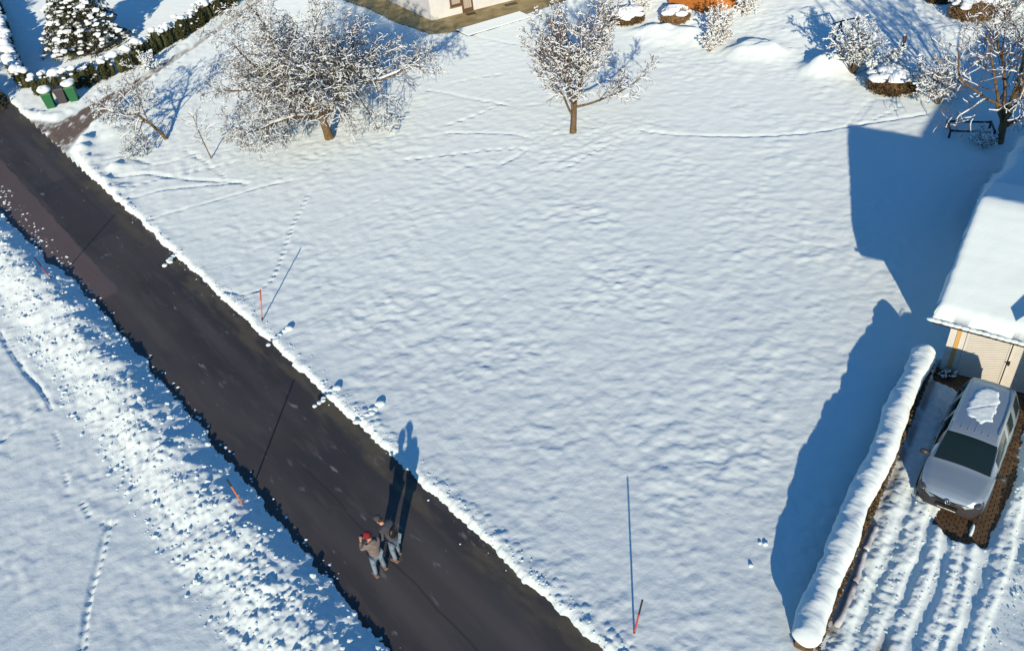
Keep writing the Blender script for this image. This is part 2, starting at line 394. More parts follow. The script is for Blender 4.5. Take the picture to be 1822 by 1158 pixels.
# dirt mask: slush on the side lane and traces on the drive
xx, yy = X.ravel(), Y.ravel()
dl = poly_sd(xx, yy, LANE)
nn_ = xx*NR[0]+yy*NR[1]; ss_ = xx*UR[0]+yy*UR[1]
lm = G2(115,245); lm2 = G2(370,64)
d0, t0 = line_d(xx, yy, [G2(90,250), G2(175,190), G2(240,148), G2(372,62)])
off = d0
dd = (1-sstep(-.45, .05, dl))*(.8+1.1*np.exp(-((np.abs(off)-.55)/.32)**2))*(1.25-.55*sstep(4, 16, t0))
ga = (xx-GO[0])*E1[0]+(yy-GO[1])*E1[1]; gb = (xx-GO[0])*E2[0]+(yy-GO[1])*E2[1]
dd = np.maximum(dd, .8*np.exp(-(((ga-1.15)/.18)**2+((gb+11.3)/.5)**2)))
dd = np.maximum(dd, .6*(1-sstep(.04,.16,np.abs(ga+.02)))*(gb<.3)*(gb>-11.5))
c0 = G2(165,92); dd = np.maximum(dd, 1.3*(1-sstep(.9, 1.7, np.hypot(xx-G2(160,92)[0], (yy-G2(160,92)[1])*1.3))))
at = snow.data.attributes.new('dirt', 'FLOAT', 'POINT'); at.data.foreach_set('value', dd.astype(np.float32))

def height1(px, py):
    return float(height(np.array([float(px)]), np.array([float(py)]))[0])
def onsnow(px, py):
    g = G(px, py); z = height1(g.x, g.y); g = G(px, py, z); return Vector((g.x, g.y, height1(g.x, g.y)))

# asphalt road
def road_material():
    m = bpy.data.materials.new('asphalt'); m.use_nodes = True; nt = m.node_tree; b = nt.nodes['Principled BSDF']
    geo = nt.nodes.new('ShaderNodeNewGeometry')
    def dot(v, off=0.0):
        n = nt.nodes.new('ShaderNodeVectorMath'); n.operation = 'DOT_PRODUCT'; nt.links.new(geo.outputs['Position'], n.inputs[0]); n.inputs[1].default_value = v; return n.outputs['Value']
    nn = dot((NR[0], NR[1], 0)); sv = dot((UR[0], UR[1], 0))
    cmb = nt.nodes.new('ShaderNodeCombineXYZ'); nt.links.new(nn, cmb.inputs[0]); nt.links.new(sv, cmb.inputs[1])
    def nz(sc, det=4, st=(1,1,1), off=(0,0,0)):
        mp = nt.nodes.new('ShaderNodeMapping'); mp.inputs['Scale'].default_value = st; mp.inputs['Location'].default_value = off; nt.links.new(cmb.outputs[0], mp.inputs[0])
        n = nt.nodes.new('ShaderNodeTexNoise'); n.inputs['Scale'].default_value = sc; n.inputs['Detail'].default_value = det; nt.links.new(mp.outputs[0], n.inputs[0]); return n.outputs[0]
    def mr(v, a, bb, c=0, d=1):
        n = nt.nodes.new('ShaderNodeMapRange'); n.interpolation_type = 'SMOOTHSTEP'; nt.links.new(v, n.inputs[0])
        for i, k in enumerate((a, bb, c, d)): n.inputs[i+1].default_value = k
        return n.outputs[0]
    def m2(op, a, bb):
        n = nt.nodes.new('ShaderNodeMath'); n.operation = op
        for i, v in enumerate((a, bb)):
            if isinstance(v, (int, float)): n.inputs[i].default_value = v
            else: nt.links.new(v, n.inputs[i])
        return n.outputs[0]
    def mix(f, a, bb):
        n = nt.nodes.new('ShaderNodeMix'); n.data_type = 'RGBA'; nt.links.new(f, n.inputs[0])
        for i, v in ((6, a), (7, bb)):
            if isinstance(v, tuple): n.inputs[i].default_value = (*v, 1)
            else: nt.links.new(v, n.inputs[i])
        return n.outputs[2]
    c = mix(mr(nz(.35, 4, (1, .35, 1)), .38, .62), (0.050, 0.051, 0.052), (0.078, 0.076, 0.072))
    c = mix(m2('MULTIPLY', mr(nz(1.6, 5, (2.2, .35, 1), (3,0,0)), .5, .72), .6), c, (0.10, 0.09, 0.085))
    # worn older strip along the near side, only uphill
    old = m2('MULTIPLY', mr(m2('ADD', nn, m2('MULTIPLY', nz(.8, 2), .3)), 5.15, 5.05), mr(sv, 34.5, 35.0))
    c = mix(old, c, mix(nz(1.1, 5, (2.0, .3, 1), (9,0,0)), (0.125, 0.098, 0.092), (0.165, 0.13, 0.122)))
    wt = m2('MULTIPLY', mr(m2('ABSOLUTE', m2('SUBTRACT', m2('ABSOLUTE', m2('SUBTRACT', nn, 5.75), 0), .78), 0), .42, .1), mr(nz(.5, 3, (1,.2,1), (8,3,0)), .35, .65))
    c = mix(m2('MULTIPLY', wt, .55), c, (0.115, 0.108, 0.10))
    pat = m2('MULTIPLY', m2('MULTIPLY', mr(nn, 5.15, 5.2), mr(nn, 7.0, 6.95)), m2('MULTIPLY', mr(sv, 39.9, 40.0), mr(sv, 48.1, 48.0)))
    c = mix(m2('MULTIPLY', pat, .55), c, (0.045, 0.045, 0.05))
    # mossy gutter on the field side
    edge = m2('MULTIPLY', mr(nn, 7.05, 7.3), mr(nz(1.0, 5, (1.6, .45, 1), (1,7,0)), .40, .58))
    c = mix(edge, c, mix(nz(4, 3), (0.085, 0.080, 0.055), (0.13, 0.12, 0.09)))
    # long seams
    wob = m2('MULTIPLY', nz(.5, 2, (1,1,1), (5,5,0)), .35)
    for off in (5.78, ):
        dd = m2('ABSOLUTE', m2('SUBTRACT', m2('ADD', nn, wob), off), 0.0)
        c = mix(m2('MULTIPLY', m2('MULTIPLY', mr(dd, .05, .015), .5), mr(sv, 21, 19)), c, (0.03, 0.028, 0.027))
    for sp in (31.6, 24.3):
        dd = m2('ABSOLUTE', m2('SUBTRACT', m2('ADD', sv, m2('MULTIPLY', nn, .12)), sp), 0.0)
        c = mix(m2('MULTIPLY', mr(dd, .05, .02), .0), c, (0.018, 0.016, 0.015))
    # dried salt / thin frozen snow scraps
    scr = m2('MULTIPLY', mr(nz(2.2, 5, (1.6, .5, 1), (13,2,0)), .62, .72), mr(nz(.3, 2, (1,1,1), (2,2,0)), .48, .60))
    c = mix(m2('MULTIPLY', scr, .45), c, (0.40, 0.40, 0.41))
    b.inputs['Specular IOR Level'].default_value = .35
    nt.links.new(c, b.inputs['Base Color'])
    nt.links.new(mr(nz(.6, 4), .3, .7, .75, .95), b.inputs['Roughness'])
    bp = nt.nodes.new('ShaderNodeBump'); bp.inputs['Strength'].default_value = .5; bp.inputs['Distance'].default_value = .012
    nt.links.new(nz(45, 3), bp.inputs['Height']); nt.links.new(bp.outputs[0], b.inputs['Normal'])
    return m
mb = MB()
ns, nnn = 130, 16
for i in range(ns+1):
    for j in range(nnn+1):
        s = -40+140*i/ns; n = 2.2+6.1*j/nnn; x, y = RD(n, s)
        mb.v.append((x, y, ROAD_Z+.03*math.sin(math.pi*j/nnn)))
for i in range(ns):
    for j in range(nnn):
        k = i*(nnn+1)+j; mb.f.append((k, k+1, k+nnn+2, k+nnn+1)); mb.m.append(0)
mb.build('road', road_material(), smooth=True, kind='structure')

# concrete strip along the house
M_strip = mat('mossy_concrete', (0.25, 0.20, 0.08), .85, col2=(0.42, 0.35, 0.17), scale=1.3, bump=.4, bscale=12)
mb = MB(); mb.prism([(p[0], p[1]) for p in HOUSE_STRIP], -.3, -.02); strip = mb.build('paved_path', M_strip, kind='structure')

# drive paving: bed and single bricks
M_bed = mat('paving_bed', (0.03, 0.022, 0.015), .95)
M_brick = mat('paving_brick_clay', (0.10, 0.062, 0.032), .8, col2=(0.19, 0.125, 0.06), scale=2.2, bump=.5, bscale=20, coords='Generated')
mb = MB(); mb.prism([GE(-.3,.1), GE(-.3,-7.6), GE(4.6,-7.6), GE(4.6,.1)], -.3, -.135); drive = mb.build('paved_driveway', M_bed, kind='structure')
M_bricks = [mat('paving_clay_%s' % nme, c1, .8, col2=c2, scale=9, bump=.5, bscale=25) for nme, c1, c2 in
            (('brown', (0.085,0.055,0.028), (0.14,0.092,0.045)), ('ochre', (0.11,0.075,0.035), (0.17,0.12,0.06)), ('dark', (0.065,0.042,0.025), (0.10,0.07,0.04)))]
brs = []
for m_ in M_bricks:
    b_ = MB(); b_.box((0,0,0), (.188,.092,.06), taper=.965); me = bpy.data.meshes.new('paving_brick'); me.from_pydata(b_.v, [], b_.f); me.materials.append(m_); brs.append(me)
rnd = random.Random(3); cnt = 0; rest = MB()
cells = []
for j in range(int(7.2/.1)):
    for i in range(int(4.4/.2)+1):
        a = .1+i*.2+(.1 if j % 2 else 0)-.1; b = -.06-j*.1
        x, y = GE(a, b); cells.append((a, b, x, y))
cx_ = np.array([c[2] for c in cells]); cy_ = np.array([c[3] for c in cells])
vis = np.minimum(poly_sd(cx_, cy_, PAVE), poly_sd(cx_, cy_, PAVE2)) < .10
undercar = [(1.15 < c[0] < 2.6 and -5.55 < c[1] < -1.3) for c in cells]
for c, v, uc in zip(cells, vis, undercar):
    if not v: continue
    if c[1] > -5.0 and cnt > 300 or uc or cnt >= 298:
        rest.box((c[2], c[3], -.125+rnd.uniform(-.004,.004)), (.188,.092,.06), rz=YAWG, taper=.965); continue
    o = bpy.data.objects.new('paving_brick', brs[rnd.randrange(3)]); COL.objects.link(o); o.parent = drive
    o.location = (c[2], c[3], -.122+rnd.uniform(-.004,.005)); o.rotation_euler = (rnd.uniform(-.02,.02), rnd.uniform(-.02,.02), YAWG+rnd.uniform(-.015,.015)); cnt += 1
if rest.v: rest.build('paving_bricks_rest', M_bricks[0], drive, kind='stuff')
print('bricks', cnt)

# loose clumps of thrown snow
def clumps(name, n_rng, s_rng, count, rmin, rmax, seed, field=False):
    rnd = random.Random(seed); mb = MB(); P = []
    for i in range(count):
        n = rnd.uniform(*n_rng) if not field else 8.0+abs(rnd.gauss(0, .22))*(1 if rnd.random() < .92 else -1.1)
        s = rnd.uniform(*s_rng); r = rmin+(rmax-rmin)*rnd.random()**5
        x, y = RD(n, s); P.append((x, y, r))
    A = np.array(P); Z = height(A[:,0], A[:,1]); Z = np.maximum(Z, ROAD_Z)
    for (x, y, r), z in zip(P, Z):
        mb.blob((x, y, z+r*.08), (r*rnd.uniform(.8,1.3), r*rnd.uniform(.8,1.3), r*rnd.uniform(.6,.95)), rnd, .22)
    return mb.build(name, M_snow, kind='stuff')
o = clumps('snow_clumps', (.6, 3.9), (8, 50), 4200, .012, .095, 1); o['label'] = 'countless loose clumps of ploughed snow on the bank left of the road'
o = clumps('snow_crumbs', (3.7, 4.25), (8, 50), 900, .015, .075, 2); o['label'] = 'crumbs of snow fallen onto the shaded road edge'
o = clumps('snow_crumbs', (7.3, 8.3), (8, 42), 1100, .012, .045, 4, True); o['label'] = 'crumbs of snow along the sunlit road edge of the field'
rnd = random.Random(12); mb = MB()
for i in range(1600):
    a = rnd.uniform(.2, 4.4); b = rnd.uniform(-12.5, -.9); x, y = GE(a, b); mb.v.append((x, y, rnd.random()))
A = np.array(mb.v); sd = np.minimum(poly_sd(A[:,0],A[:,1],PAVE), poly_sd(A[:,0],A[:,1],PAVE2)); Z = height(A[:,0], A[:,1]); mb = MB()
for (x, y, u), z, d in zip(A, Z, sd):
    if d < .06: continue
    r = .012+.045*u**5; mb.blob((x, y, z-r*.1), (r, r*1.2, r*.7), rnd, .25)
mb.build('snow_crumbs', M_snow, kind='stuff')['label'] = 'crumbs of snow between the wheel ruts of the drive'

# ------------------------------------------------------------------ snow hedge along the drive
def snow_hedge():
    root = thing('snow_covered_hedge', 'low clipped brown hedge buried under a long rounded roll of snow beside the car drive', 'hedge', (*GE(-.5, -12), -.05))
    inv = Vector(root.location)
    rnd = random.Random(5)
    # twiggy brown body
    mb = MB()
    L = [( -.50, b) for b in np.arange(-12.1, -.6, .25)]
    for a, b in L:
        x, y = GE(a, b); mb.box((x-inv.x, y-inv.y, .35), (.42, .27, .72), rz=YAWG)
    mb.build('hedge_core', M_brownbush, root)
    mb = MB()
    for i in range(6500):
        b = rnd.uniform(-12.2, -.55); a = rnd.choice((-.5-rnd.uniform(.2,.30), -.5+rnd.uniform(.2,.36), -.5+rnd.uniform(.2,.36))); z = rnd.uniform(-.05, .78)
        x, y = GE(a, b); x -= inv.x; y -= inv.y; d = Vector((rnd.gauss(0,1), rnd.gauss(0,1), rnd.gauss(0,1))).normalized()*.05; e = d.cross(Vector((rnd.gauss(0,1), rnd.gauss(0,1), 1))).normalized()*.028
        mb.add([(x-d.x, y-d.y, z-d.z), (x+d.x+e.x, y+d.y+e.y, z+d.z+e.z), (x+d.x-e.x, y+d.y-e.y, z+d.z-e.z)], [(0, 1, 2)])
    mb.build('foliage', M_brownbush, root, kind='stuff')
    # the roll of snow
    na, nb = 26, 520
    bb = np.linspace(-12.45, -.42, nb); tt = np.linspace(0, 2*math.pi, na, endpoint=False)
    B, T = np.meshgrid(bb, tt, indexing='ij')
    wv = 1+.16*noise(B*.8, T*0+.3, 101)+.13*noise(B*1.7, np.cos(T)*1.1+np.sin(T)*.6, 103)+.06*noise(B*4.1, np.cos(T)*1.9+np.sin(T), 107)+.03*noise(B*11, np.cos(T)*3, 108)
    endc = np.sqrt(np.clip(1-np.clip((np.maximum(-12.12-B, B+.75))/.33, 0, 1)**2, 0, 1))
    ca = -.50+.09*noise(B*.45, B*0, 105)
    rx = np.where(np.cos(T) > 0, .30, .40)*wv*endc; rz = np.where(np.sin(T) > 0, .33, .17)*wv*endc
    lower = .25*sstep(-9, -12.3, B)
    A_ = ca+rx*np.cos(T); Z_ = .88-lower+rz*np.sin(T)+.03*noise(B*3, T, 109)*endc
    mb = MB()
    for i in range(nb):
        for k in range(na):
            x, y = GE(A_[i,k], B[i,k]); mb.v.append((x-inv.x, y-inv.y, Z_[i,k]+.05))
    for i in range(nb-1):
        for k in range(na):
            k2 = (k+1) % na; mb.f.append((i*na+k, (i+1)*na+k, (i+1)*na+k2, i*na+k2)); mb.m.append(0)
    mb.build('snow_cap', M_snow, root, smooth=True)
    return root
snow_hedge()
# low grey kerb logs beside the hedge
M_kerb = mat('grey_kerb', (0.36, 0.38, 0.38), .9, col2=(0.66, 0.72, 0.74), scale=3, bump=.5, bscale=14)
rnd = random.Random(8)
mb0 = None
for i, (b0, b1, lab) in enumerate([(-11.2, -9.75, 'frosted grey edging log at the lower end of the snow hedge'), (-9.7, -8.6, 'frosted grey edging log in the middle of the row beside the snow hedge'), (-8.55, -7.6, 'frosted grey edging log nearest the car, beside the snow hedge')]):
    mb = MB(); pts = []; 
    k = 9
    for j in range(k):
        b = b0+(b1-b0)*j/(k-1); a = .02+.03*math.sin(b*1.7); x, y = GE(a, b); pts.append((x, y, .07+.015*math.sin(b*5)))
    mb.tube(pts, [.085*(1+.15*rnd.uniform(-1,1)) for _ in pts], 8)
    tag(mb.build('edging_log', M_kerb, smooth=True), lab, 'edging log', 'edging logs beside the hedge')

# ------------------------------------------------------------------ garage
M_plaster = mat('garage_plaster', (0.58, 0.62, 0.58), .85, col2=(0.64, 0.68, 0.64), scale=2, bump=.2, bscale=30)
M_door = mat('garage_door_cream', (0.59, 0.62, 0.57), .55, col2=(0.64, 0.67, 0.62), scale=3)
M_yellow = mat('yellow_render', (0.58, 0.38, 0.12), .8)
M_dark = mat('dark_metal', (0.02, 0.017, 0.02), .5)
M_grooves = mat('groove_shadow_gap', (0.36, 0.34, 0.27), .9)
def garage():
    root = thing('garage', 'cream garage with diagonal plank doors and a thick snow covered gable roof', 'garage', (*GO, ROAD_Z), YAWG)
    # local: x along the front (E1), y into the depth (E2)
    W, D, H = 4.3, 8.0, 2.35
    mb = MB(); t = .2
    mb.box((t/2, D/2, H/2), (t, D, H)); mb.box((W-t/2, D/2, H/2), (t, D, H)); mb.box((W/2, D-t/2, H/2), (W-2*t-.004, t, H))
    mb.box((.25, .06, H/2), (.5-.006, .118, H-.004)) if False else None
    mb.box((.27, .09, H/2), (.13, .18, H)); mb.box((.42, .10, H/2), (.16, .16, H)); mb.box((3.2+.45, .10, H/2), (.9, .2, H)); mb.box((1.85, .10, H-.12), (2.7, .18, .24))
    # gables
    for y0 in (0,):
        pass
    mb.build('wall', M_plaster, root)
    g = MB()
    for x0 in (.0, W-.2):
        vs = [(x0, .0, H), (x0+.2, .0, H), (x0, D, H), (x0+.2, D, H), (x0, D/2, H+1.55), (x0+.2, D/2, H+1.55)]
        g.add(vs, [(0,2,4), (1,5,3), (0,4,5,1), (2,3,5,4)])
    g.build('gable_wall', M_plaster, root)
    mb = MB(); mb.box((.275, -.006, H/2), (.12, .01, H-.02)); mb.build('yellow_stripe', M_yellow, root)
    # two door leaves with diagonal planks
    def leaf(x0, x1, slope, nm='door_leaf'):
        base = MB(); base.box(((x0+x1)/2, .045, 1.03), (x1-x0-.016, .05, 2.06)); o = base.build(nm, M_grooves, root)
        pl = MB(); w = .098; gap = .017
        zz = -1.2
        Y0 = .002; 
        import itertools
        def clip(poly, f):
            out = []
            for i in range(len(poly)):
                p, q = poly[i], poly[(i+1) % len(poly)]; fp, fq = f(p), f(q)
                if fp >= 0: out.append(p)
                if fp*fq < 0: t = fp/(fp-fq); out.append((p[0]+(q[0]-p[0])*t, p[1]+(q[1]-p[1])*t))
            return out
        a, b, c, d = x0+.05, x1-.05, .05, 2.01
        z = -2.0
        while z < 4:
            P = [(a-1, z+slope*(-1)), (b+1, z+slope*(b-a+1)), (b+1, z+slope*(b-a+1)+w-gap), (a-1, z-slope+w-gap)]
            for f in (lambda p: p[0]-a, lambda p: b-p[0], lambda p: p[1]-c, lambda p: d-p[1]):
                P = clip(P, f)
                if len(P) < 3: break
            if len(P) >= 3:
                n = len(P); vs = [(p[0], .004, p[1]) for p in P]+[(p[0], .022, p[1]) for p in P]
                pl.add(vs, [tuple(range(n)), tuple(range(n, 2*n))[::-1]]+[(i, n+i, n+(i+1) % n, (i+1) % n) for i in range(n)])
            z += w
        pl.build('planks', M_door, o, kind='stuff')
        fr = MB(); fr.box(((x0+x1)/2, .008, .028), (x1-x0-.02, .036, .045)); fr.box(((x0+x1)/2, .008, 2.032), (x1-x0-.02, .036, .045))
        fr.box((x0+.03, .008, 1.03), (.045, .036, 1.95)); fr.box((x1-.03, .008, 1.03), (.045, .036, 1.95)); fr.build('door_frame', M_door, o)
        return o
    l1 = leaf(.50, 1.80, .42); l2 = leaf(1.82, 3.18, -.42)
    h = MB(); h.box((1.87, -.03, 1.02), (.05, .05, .16)); h.box((1.84, -.06, 1.05), (.12, .03, .035)); h.build('handle', M_dark, l2)
    # roof boards, fascia, gutter
    sl = math.atan2(1.65, 4.5)
    def roofslab(mb, x0, x1, ylo, yhi, zlo, zhi, th):
        for (ya, za, yb, zb) in ((ylo, zlo, yhi, zhi), (2*yhi-ylo, zlo, yhi, zhi)):
            vs = [(x0,ya,za),(x1,ya,za),(x1,yb,zb),(x0,yb,zb),(x0,ya,za-th),(x1,ya,za-th),(x1,yb,zb-th),(x0,yb,zb-th)]
            mb.add(vs, [(0,1,2,3),(7,6,5,4),(0,4,5,1),(1,5,6,2),(2,6,7,3),(3,7,4,0)])
    mb = MB(); roofslab(mb, -.45, W+.3, -.30, 4.0, 2.30, 3.95, .12); mb.build('roof', M_darkwood, root)
    mb = MB(); mb.tube([(-.55, -.47, 2.20), (W+.3, -.47, 2.20)], .075, 8); mb.box((.7, -.30, 2.16), (.9, .03, .10)); mb.build('gutter', M_dark, root)
    mb = MB()
    for i in range(26):
        x = -.60+i*.2+random.Random(i).uniform(-.03,.03); mb.blob((x, -.50, 2.265), (.16, .085, .05), random.Random(i), .1, 2)
    mb.build('gutter_snow', M_snow, root, smooth=True)
    # thick roof snow as a lofted, rounded slab
    nx, ny = 60, 90
    xs = np.linspace(0, 1, nx); ys = np.linspace(0, 1, ny)
    U, V = np.meshgrid(xs, ys, indexing='ij')
    ex = .5; 
    Xr = -.60+U*(W+1.2); Yr = -.42+V*(8.84)
    prof = 3.98-1.68*np.abs(Yr-4.0)/4.3
    prof = 3.98-.05-1.68*(np.sqrt((Yr-4.0)**2+.06)-.2)/4.3
    eu = np.minimum(U, 1-U)*(W+1.2); ev = np.minimum(V, 1-V)*8.84
    ed = np.sqrt(np.clip(1-(1-np.clip(eu/.22, 0, 1))**2, 0, 1))*np.sqrt(np.clip(1-(1-np.clip(ev/.22, 0, 1))**2, 0, 1))
    Zt = prof+.02+.40*ed+.02*fbm(Xr, Yr, 1.2, 3, 121)+.003*np.sin(Yr*14+1.6*noise(Xr, Yr, 5))
    Xr2 = Xr+(.035*fbm(Yr, Yr*0, .8, 3, 123))*(U < .5)*(1-np.clip(eu/.5,0,1))
    Yr2 = Yr+(.05*fbm(Xr, Xr*0, .35, 3, 125))*(V < .5)*(1-np.clip(ev/.4,0,1))
    mb = MB()
    for i in range(nx):
        for j in range(ny): mb.v.append((Xr2[i,j], Yr2[i,j], Zt[i,j]))
    for i in range(nx-1):
        for j in range(ny-1): k = i*ny+j; mb.f.append((k, k+ny, k+ny+1, k+1)); mb.m.append(0)
    o = len(mb.v)
    for i in range(nx):
        for j in range(ny): mb.v.append((Xr2[i,j], Yr2[i,j], prof[i,j]+.02))
    for i in range(nx-1):
        for j in range(ny-1): k = o+i*ny+j; mb.f.append((k+1, k+ny+1, k+ny, k)); mb.m.append(0)
    def side(seq):
        for a_, b_ in zip(seq[:-1], seq[1:]): mb.f.append((a_, b_, b_+o, a_+o)); mb.m.append(0)
    side([j for j in range(ny)]); side([(nx-1)*ny+j for j in range(ny)][::-1]); side([i*ny for i in range(nx)][::-1]); side([i*ny+ny-1 for i in range(nx)])
    mb.build('roof_snow', M_snow, root, smooth=True)
    return root
garage()
# neighbouring house outside the frame to the right (its shadow falls over the garage and the lawn)
def neighbour():
    root = thing('neighbour_house', 'plastered house with a gable roof standing to the right of the garage', 'house', (*GO, ROAD_Z), YAWG)
    x0, x1, y0, y1, he, hr, xr = 3.35, 10.0, -2.0, 13.0, 3.7, 6.1, 6.5
    mb = MB()
    mb.add([(x0,y0,0),(x1,y0,0),(x1,y1,0),(x0,y1,0),(x0,y0,he),(x1,y0,he),(x1,y1,he),(x0,y1,he),(xr,y0,hr-.2),(xr,y1,hr-.2)], [(3,2,1,0),(0,1,5,8,4),(1,2,6,5),(2,3,7,9,6),(3,0,4,7)])
    mb.build('wall', M_plaster, root)
    mb = MB(); th = .3
    for xa, xb in ((x0-.35, xr), (x1+.35, xr)):
        za, zb = he-.15, hr
        vs = [(xa,y0-.4,za),(xa,y1+.4,za),(xb,y1+.4,zb),(xb,y0-.4,zb)]; vs += [(v[0],v[1],v[2]+th) for v in vs]
        mb.add(vs, [(0,1,2,3),(7,6,5,4),(0,4,5,1),(1,5,6,2),(2,6,7,3),(3,7,4,0)])
    mb.build('snowy_roof', M_snow, root)
    for j in range(3):
        mb = MB(); mb.box((x0-.01, 1+j*4, 2.0), (.04, 1.1, 1.2)); fw = mb.build('window', M_dark, root)
neighbour()

# ------------------------------------------------------------------ house at the top
M_white = mat('white_render', (0.57, 0.62, 0.62), .85, col2=(0.63, 0.68, 0.67), scale=1.5, bump=.15, bscale=30)
M_base = mat('plinth', (0.22, 0.17, 0.09), .85)
M_frame = mat('brown_window_frame', (0.10, 0.06, 0.03), .6)
M_curtain = mat('net_curtain', (0.50, 0.47, 0.38), .8, col2=(0.22, 0.20, 0.17), scale=2, stretch=(9,9,.3), coords='Generated')
M_glass = mat('window_glass', (0.03, 0.035, 0.04), .08, spec=.8)
M_grate = mat('iron_grate', (0.05, 0.045, 0.035), .6)
def house():
    c = G(768, 37); d1 = (G(985, -14)-G(784, 37)); d1.normalize(); ang = math.atan2(d1.y, d1.x)
    root = thing('house', 'white rendered house with brown framed window and terrace door at the top edge', 'house', (c.x, c.y, -.05), ang)
    # local x along the sunlit wall, y into the house
    W, D, H = 14, 9, 5.4
    # left wall direction in local coordinates
    d2 = (G(655, -16)-c); d2 = Vector((d2.x*math.cos(ang)+d2.y*math.sin(ang), -d2.x*math.sin(ang)+d2.y*math.cos(ang), 0)).normalized()
    A = Vector((0,0,0)); B = d2*D; 
    mb = MB(); mb.prism([(0,0),(W,0),(W+B.x,B.y),(B.x,B.y)], -.2, H); mb.build('wall', M_white, root)
    off = .012
    def panel(name, mt, x0, x1, z0, z1, y=-.03, th=.06, parent=root):
        m = MB(); m.box(((x0+x1)/2, y, (z0+z1)/2), (x1-x0, th, z1-z0)); return m.build(name, mt, parent)
    # positions from the photograph: door x, window x along the wall
    def xw(px, py):
        # intersection of the view ray with the wall plane
        d = _F + _R2*((px-911)/F_PX) - _U2*((py-579)/F_PX); nrm = Vector((-math.sin(ang), math.cos(ang), 0)); t = (c-Vector((0,0,CAMH))).dot(nrm)/d.dot(nrm)
        P = Vector((0,0,CAMH))+d*t; q = P-c; return q.x*math.cos(ang)+q.y*math.sin(ang), P.z+.05
    xd0, _ = xw(823, 22); xd1, _ = xw(841, 18); xw0, zw0 = xw(801, 13); xw1, _ = xw(820, 8)
    xd1 = max(xd1, xd0+.85)
    fr = panel('door', M_frame, xd0, xd1, .04, 2.12)
    panel('door_glass', M_curtain, xd0+.13, xd1-.13, .32, 2.0, y=-.075, th=.03, parent=fr)
    fw = panel('window', M_frame, xw0, xd0-.01, zw0-.02, 2.12)
    panel('pane', M_curtain, xw0+.12, xd0-.12, zw0+.14, 2.0, y=-.075, th=.03, parent=fw)
    panel('window_sill', M_base, xw0-.05, xd0, zw0-.10, zw0-.03, y=-.08, th=.14, parent=fw)
    for xx in (5.5, 8.6):
        f2 = panel('window', M_frame, xx, xx+1.2, 1.0, 2.12); panel('pane', M_curtain, xx+.12, xx+1.08, 1.12, 2.0, y=-.075, th=.03, parent=f2)
    # left wall window, dark
    al = math.atan2(d2.y, d2.x)
    for dist, z0 in ((3.2, 1.05), (6.0, 1.05)):
        m = MB(); p = d2*dist; n = Vector((-d2.y, d2.x, 0)); m.box((p.x+n.x*.02, p.y+n.y*.02, z0+.55), (1.15, .07, 1.1), rz=al); wn_ = m.build('window', M_frame, root)
        m = MB(); m.box((p.x+n.x*.06, p.y+n.y*.06, z0+.55), (.95, .02, .92), rz=al); m.build('pane', M_glass, wn_)
    # overhanging snowy roof (above the frame)
    mb = MB(); o_ = .7
    P = [(-o_,-o_),(W+o_,-o_),(W+B.x+o_,B.y+o_),(B.x-o_,B.y+o_)]
    rz = H+2.2; r0 = (1.5+B.x/2, B.y/2); r1 = (W-1.5+B.x/2, B.y/2)
    vs = [(p[0], p[1], H) for p in P]+[(r0[0], r0[1], rz), (r1[0], r1[1], rz)]+[(p[0], p[1], H+.3) for p in P]+[(r0[0], r0[1], rz+.3), (r1[0], r1[1], rz+.3)]
    mb.add(vs, [(0,3,2,1),(6,7,11,10),(7,8,11),(8,9,10,11),(9,6,10),(0,1,7,6),(1,2,8,7),(2,3,9,8),(3,0,6,9)])
    mb.build('snowy_roof', M_snow, root)
house()
def on_ground(mesh_fn): pass
for k, (px, py, l) in enumerate([(838, 25, 'dark iron grate in the strip before the brown terrace door'), (909, 8, 'dark iron grate in the strip right of the terrace door')]):
    g = G(px, py); mb = MB(); d1 = (G(985, -14)-G(784, 37)); a_ = math.atan2(d1.y, d1.x)
    mb.box((0,0,0), (.95 if k else .7, .05, .03)); 
    for i in range(7): mb.box((-.3+i*.1 if not k else -.42+i*.14, 0, 0.0), (.03, .42, .028))
    for s_ in (-1, 1): mb.box((0, s_*.2, .002), (.95 if k else .7, .03, .03))
    o = mb.build('drain_grate', M_grate, loc=(g.x, g.y, .002)); o.rotation_euler.z = a_; tag(o, l, 'grate', 'drain grates beside the house')
# snow covered terrace slab
g0, g1, g2, g3 = G(812,56), G(832,66), G(950,32), G(1003,8)
g0 = G(812,57); g1=G(832,67); g2=G(945,33); g3=G(930,26)
def slab():
    root = thing('terrace_slab', 'flat terrace slab under snow with dark edge below the terrace door', 'terrace', (g1.x, g1.y, 0))
    P = [g1-g1, g2-g1, G(925,24)-g1, g0-g1]
    mb = MB(); mb.prism([(p.x, p.y) for p in P], -.1, .09); mb.build('slab', M_darkwood, root)
    mb = MB(); mb.prism([(p.x*.99+.03, p.y*.99+.02) for p in P], .092, .15); mb.build('snow', M_snow, root)
slab()

